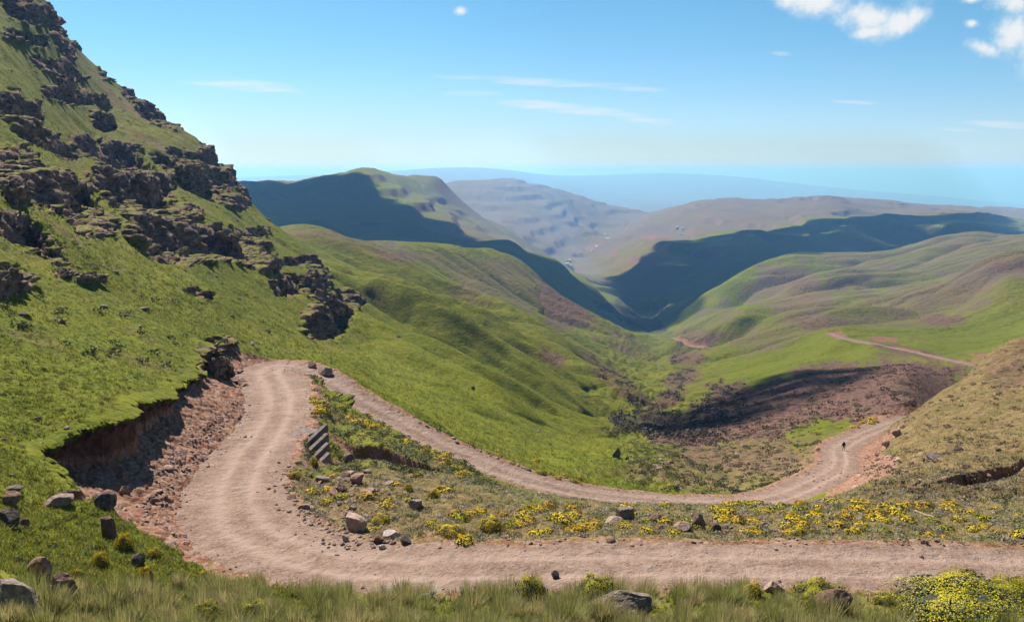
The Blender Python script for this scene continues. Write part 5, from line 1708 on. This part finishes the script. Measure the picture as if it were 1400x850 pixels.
def skin(name, joints, bones, mat, parent=None, sub=2):
    me = bpy.data.meshes.new(name)
    names = list(joints)
    me.from_pydata([joints[n][0] for n in names], [(names.index(a), names.index(b)) for a, b in bones], [])
    o = bpy.data.objects.new(name, me)
    col.objects.link(o)
    md = o.modifiers.new('skin', 'SKIN')
    for i_, n in enumerate(names):
        rr = joints[n][1]
        me.skin_vertices[0].data[i_].radius = rr if isinstance(rr, tuple) else (rr, rr)
    me.skin_vertices[0].data[0].use_root = True
    sb = o.modifiers.new('sub', 'SUBSURF'); sb.levels = sub; sb.render_levels = sub
    me.materials.append(mat)
    if parent is not None:
        o.parent = parent
    return o


wp = hit(1153, 616)[0]
J = {'pelvis': ((0, 0, .93), (.15, .11)), 'waist': ((0, .01, 1.08), (.14, .10)), 'chest': ((0, .0, 1.30), (.17, .11)), 'neck': ((0, .02, 1.49), .055), 'head': ((0, .03, 1.60), (.085, .10)), 'crown': ((0, .03, 1.71), (.07, .08)),
     'shl': ((-.20, 0, 1.41), .06), 'ell': ((-.27, .04, 1.14), .047), 'wrl': ((-.25, .17, .93), .035), 'hal': ((-.24, .20, .86), .04),
     'shr': ((.20, 0, 1.41), .06), 'elr': ((.27, -.06, 1.14), .047), 'wrr': ((.26, .02, .91), .035), 'har': ((.26, .04, .83), .04),
     'hil': ((-.10, 0, .86), .095), 'knl': ((-.11, .13, .49), .065), 'anl': ((-.11, .10, .10), .045), 'tol': ((-.11, .25, .04), .04),
     'hir': ((.10, 0, .86), .095), 'knr': ((.11, -.02, .48), .065), 'anr': ((.11, -.20, .12), .045), 'tor': ((.11, -.06, .04), .04)}
BN = [('pelvis', 'waist'), ('waist', 'chest'), ('chest', 'neck'), ('neck', 'head'), ('head', 'crown'), ('chest', 'shl'), ('shl', 'ell'), ('ell', 'wrl'), ('wrl', 'hal'), ('chest', 'shr'), ('shr', 'elr'), ('elr', 'wrr'), ('wrr', 'har'),
      ('pelvis', 'hil'), ('hil', 'knl'), ('knl', 'anl'), ('anl', 'tol'), ('pelvis', 'hir'), ('hir', 'knr'), ('knr', 'anr'), ('anr', 'tor')]
walker = skin('person', J, BN, plain('dark_skin', (0.10, 0.055, 0.035)))
walker.location = (wp.x, wp.y, wp.z + 0.0)
walker.scale = (1.0, 1.0, 0.95)
walker.rotation_euler = (0, 0, math.radians(200))
tag(walker, 'person in a long black coat and pale trousers walking up the far track', 'person')


def grow(keys, k):
    return {n: (J[n][0], tuple(x + k for x in J[n][1]) if isinstance(J[n][1], tuple) else J[n][1] + k) for n in keys}


coat = grow(['pelvis', 'waist', 'chest', 'neck', 'shl', 'ell', 'wrl', 'shr', 'elr', 'wrr'], 0.03)
coat['neck'] = ((0, .02, 1.44), .075)
coat['hem'] = ((0, .02, .60), (.20, .17))
skin('coat', coat, [('pelvis', 'waist'), ('waist', 'chest'), ('chest', 'neck'), ('chest', 'shl'), ('shl', 'ell'), ('ell', 'wrl'), ('chest', 'shr'), ('shr', 'elr'), ('elr', 'wrr'), ('pelvis', 'hem')], plain('black_cloth', (0.010, 0.010, 0.012)), walker)
for a_, b_2, c_2 in (('hil', 'knl', 'anl'), ('hir', 'knr', 'anr')):
    skin('trouser_leg', grow([a_, b_2, c_2], 0.02), [(a_, b_2), (b_2, c_2)], plain('pale_cloth', (0.42, 0.38, 0.34)), walker)
skin('hair', {'a': ((0, -.0, 1.68), (.095, .105)), 'b': ((0, .02, 1.75), (.075, .085))}, [('a', 'b')], plain('black_hair', (0.012, 0.010, 0.009)), walker)

WALLM = plain('whitewash', (0.72, 0.70, 0.66)); ROOFM = plain('tin_roof', (0.70, 0.69, 0.66)); DOORM = plain('dark_opening', (0.06, 0.05, 0.045))


def house(px, py, L_, D_, H_, rz):
    p = hit(px, py, 3200)
    if p is None:
        return
    p = p[0]
    e = bpy.data.objects.new('house', None)
    e.location = p; e.rotation_euler = (0, 0, rz)
    col.objects.link(e)
    tag(e, 'tiny white house on the hazy floor of the far valley', 'house', 'white houses on the far valley floor')

    def part(nm, v, f, m):
        me = bpy.data.meshes.new(nm); me.from_pydata(v, [], f); me.materials.append(m)
        o = bpy.data.objects.new(nm, me); col.objects.link(o); o.parent = e
    x, y = L_ / 2, D_ / 2
    part('walls', [(-x, -y, -3), (x, -y, -3), (x, y, -3), (-x, y, -3), (-x, -y, H_), (x, -y, H_), (x, y, H_), (-x, y, H_), (-x, 0, H_ * 1.45), (x, 0, H_ * 1.45)],
         [(0, 1, 5, 4), (2, 3, 7, 6), (1, 2, 6, 9, 5), (3, 0, 4, 8, 7)], WALLM)
    a = 0.5
    part('roof', [(-x - a, -y - a, H_ * .97), (x + a, -y - a, H_ * .97), (x + a, 0, H_ * 1.48), (-x - a, 0, H_ * 1.48), (x + a, y + a, H_ * .97), (-x - a, y + a, H_ * .97),
                  (-x - a, -y - a, H_ * 1.03), (x + a, -y - a, H_ * 1.03), (x + a, 0, H_ * 1.56), (-x - a, 0, H_ * 1.56), (x + a, y + a, H_ * 1.03), (-x - a, y + a, H_ * 1.03)],
         [(0, 3, 2, 1), (3, 5, 4, 2), (6, 7, 8, 9), (9, 8, 10, 11), (0, 1, 7, 6), (4, 5, 11, 10)], ROOFM)
    part('door', [(-1, -y - .06, -1), (1, -y - .06, -1), (1, -y - .06, H_ * .75), (-1, -y - .06, H_ * .75), (-1, -y + .05, -1), (1, -y + .05, -1), (1, -y + .05, H_ * .75), (-1, -y + .05, H_ * .75)],
         [(0, 1, 2, 3), (4, 7, 6, 5), (0, 3, 7, 4), (1, 5, 6, 2), (3, 2, 6, 7)], DOORM)


for k, (px, py) in enumerate(((779, 366), (775, 362), (778, 358), (810, 343), (816, 337), (831, 327), (827, 321), (925, 315), (932, 321), (933, 314))):
    house(px, py, 16 + 3 * (k % 3), 10, 5.0, 0.5 * k)
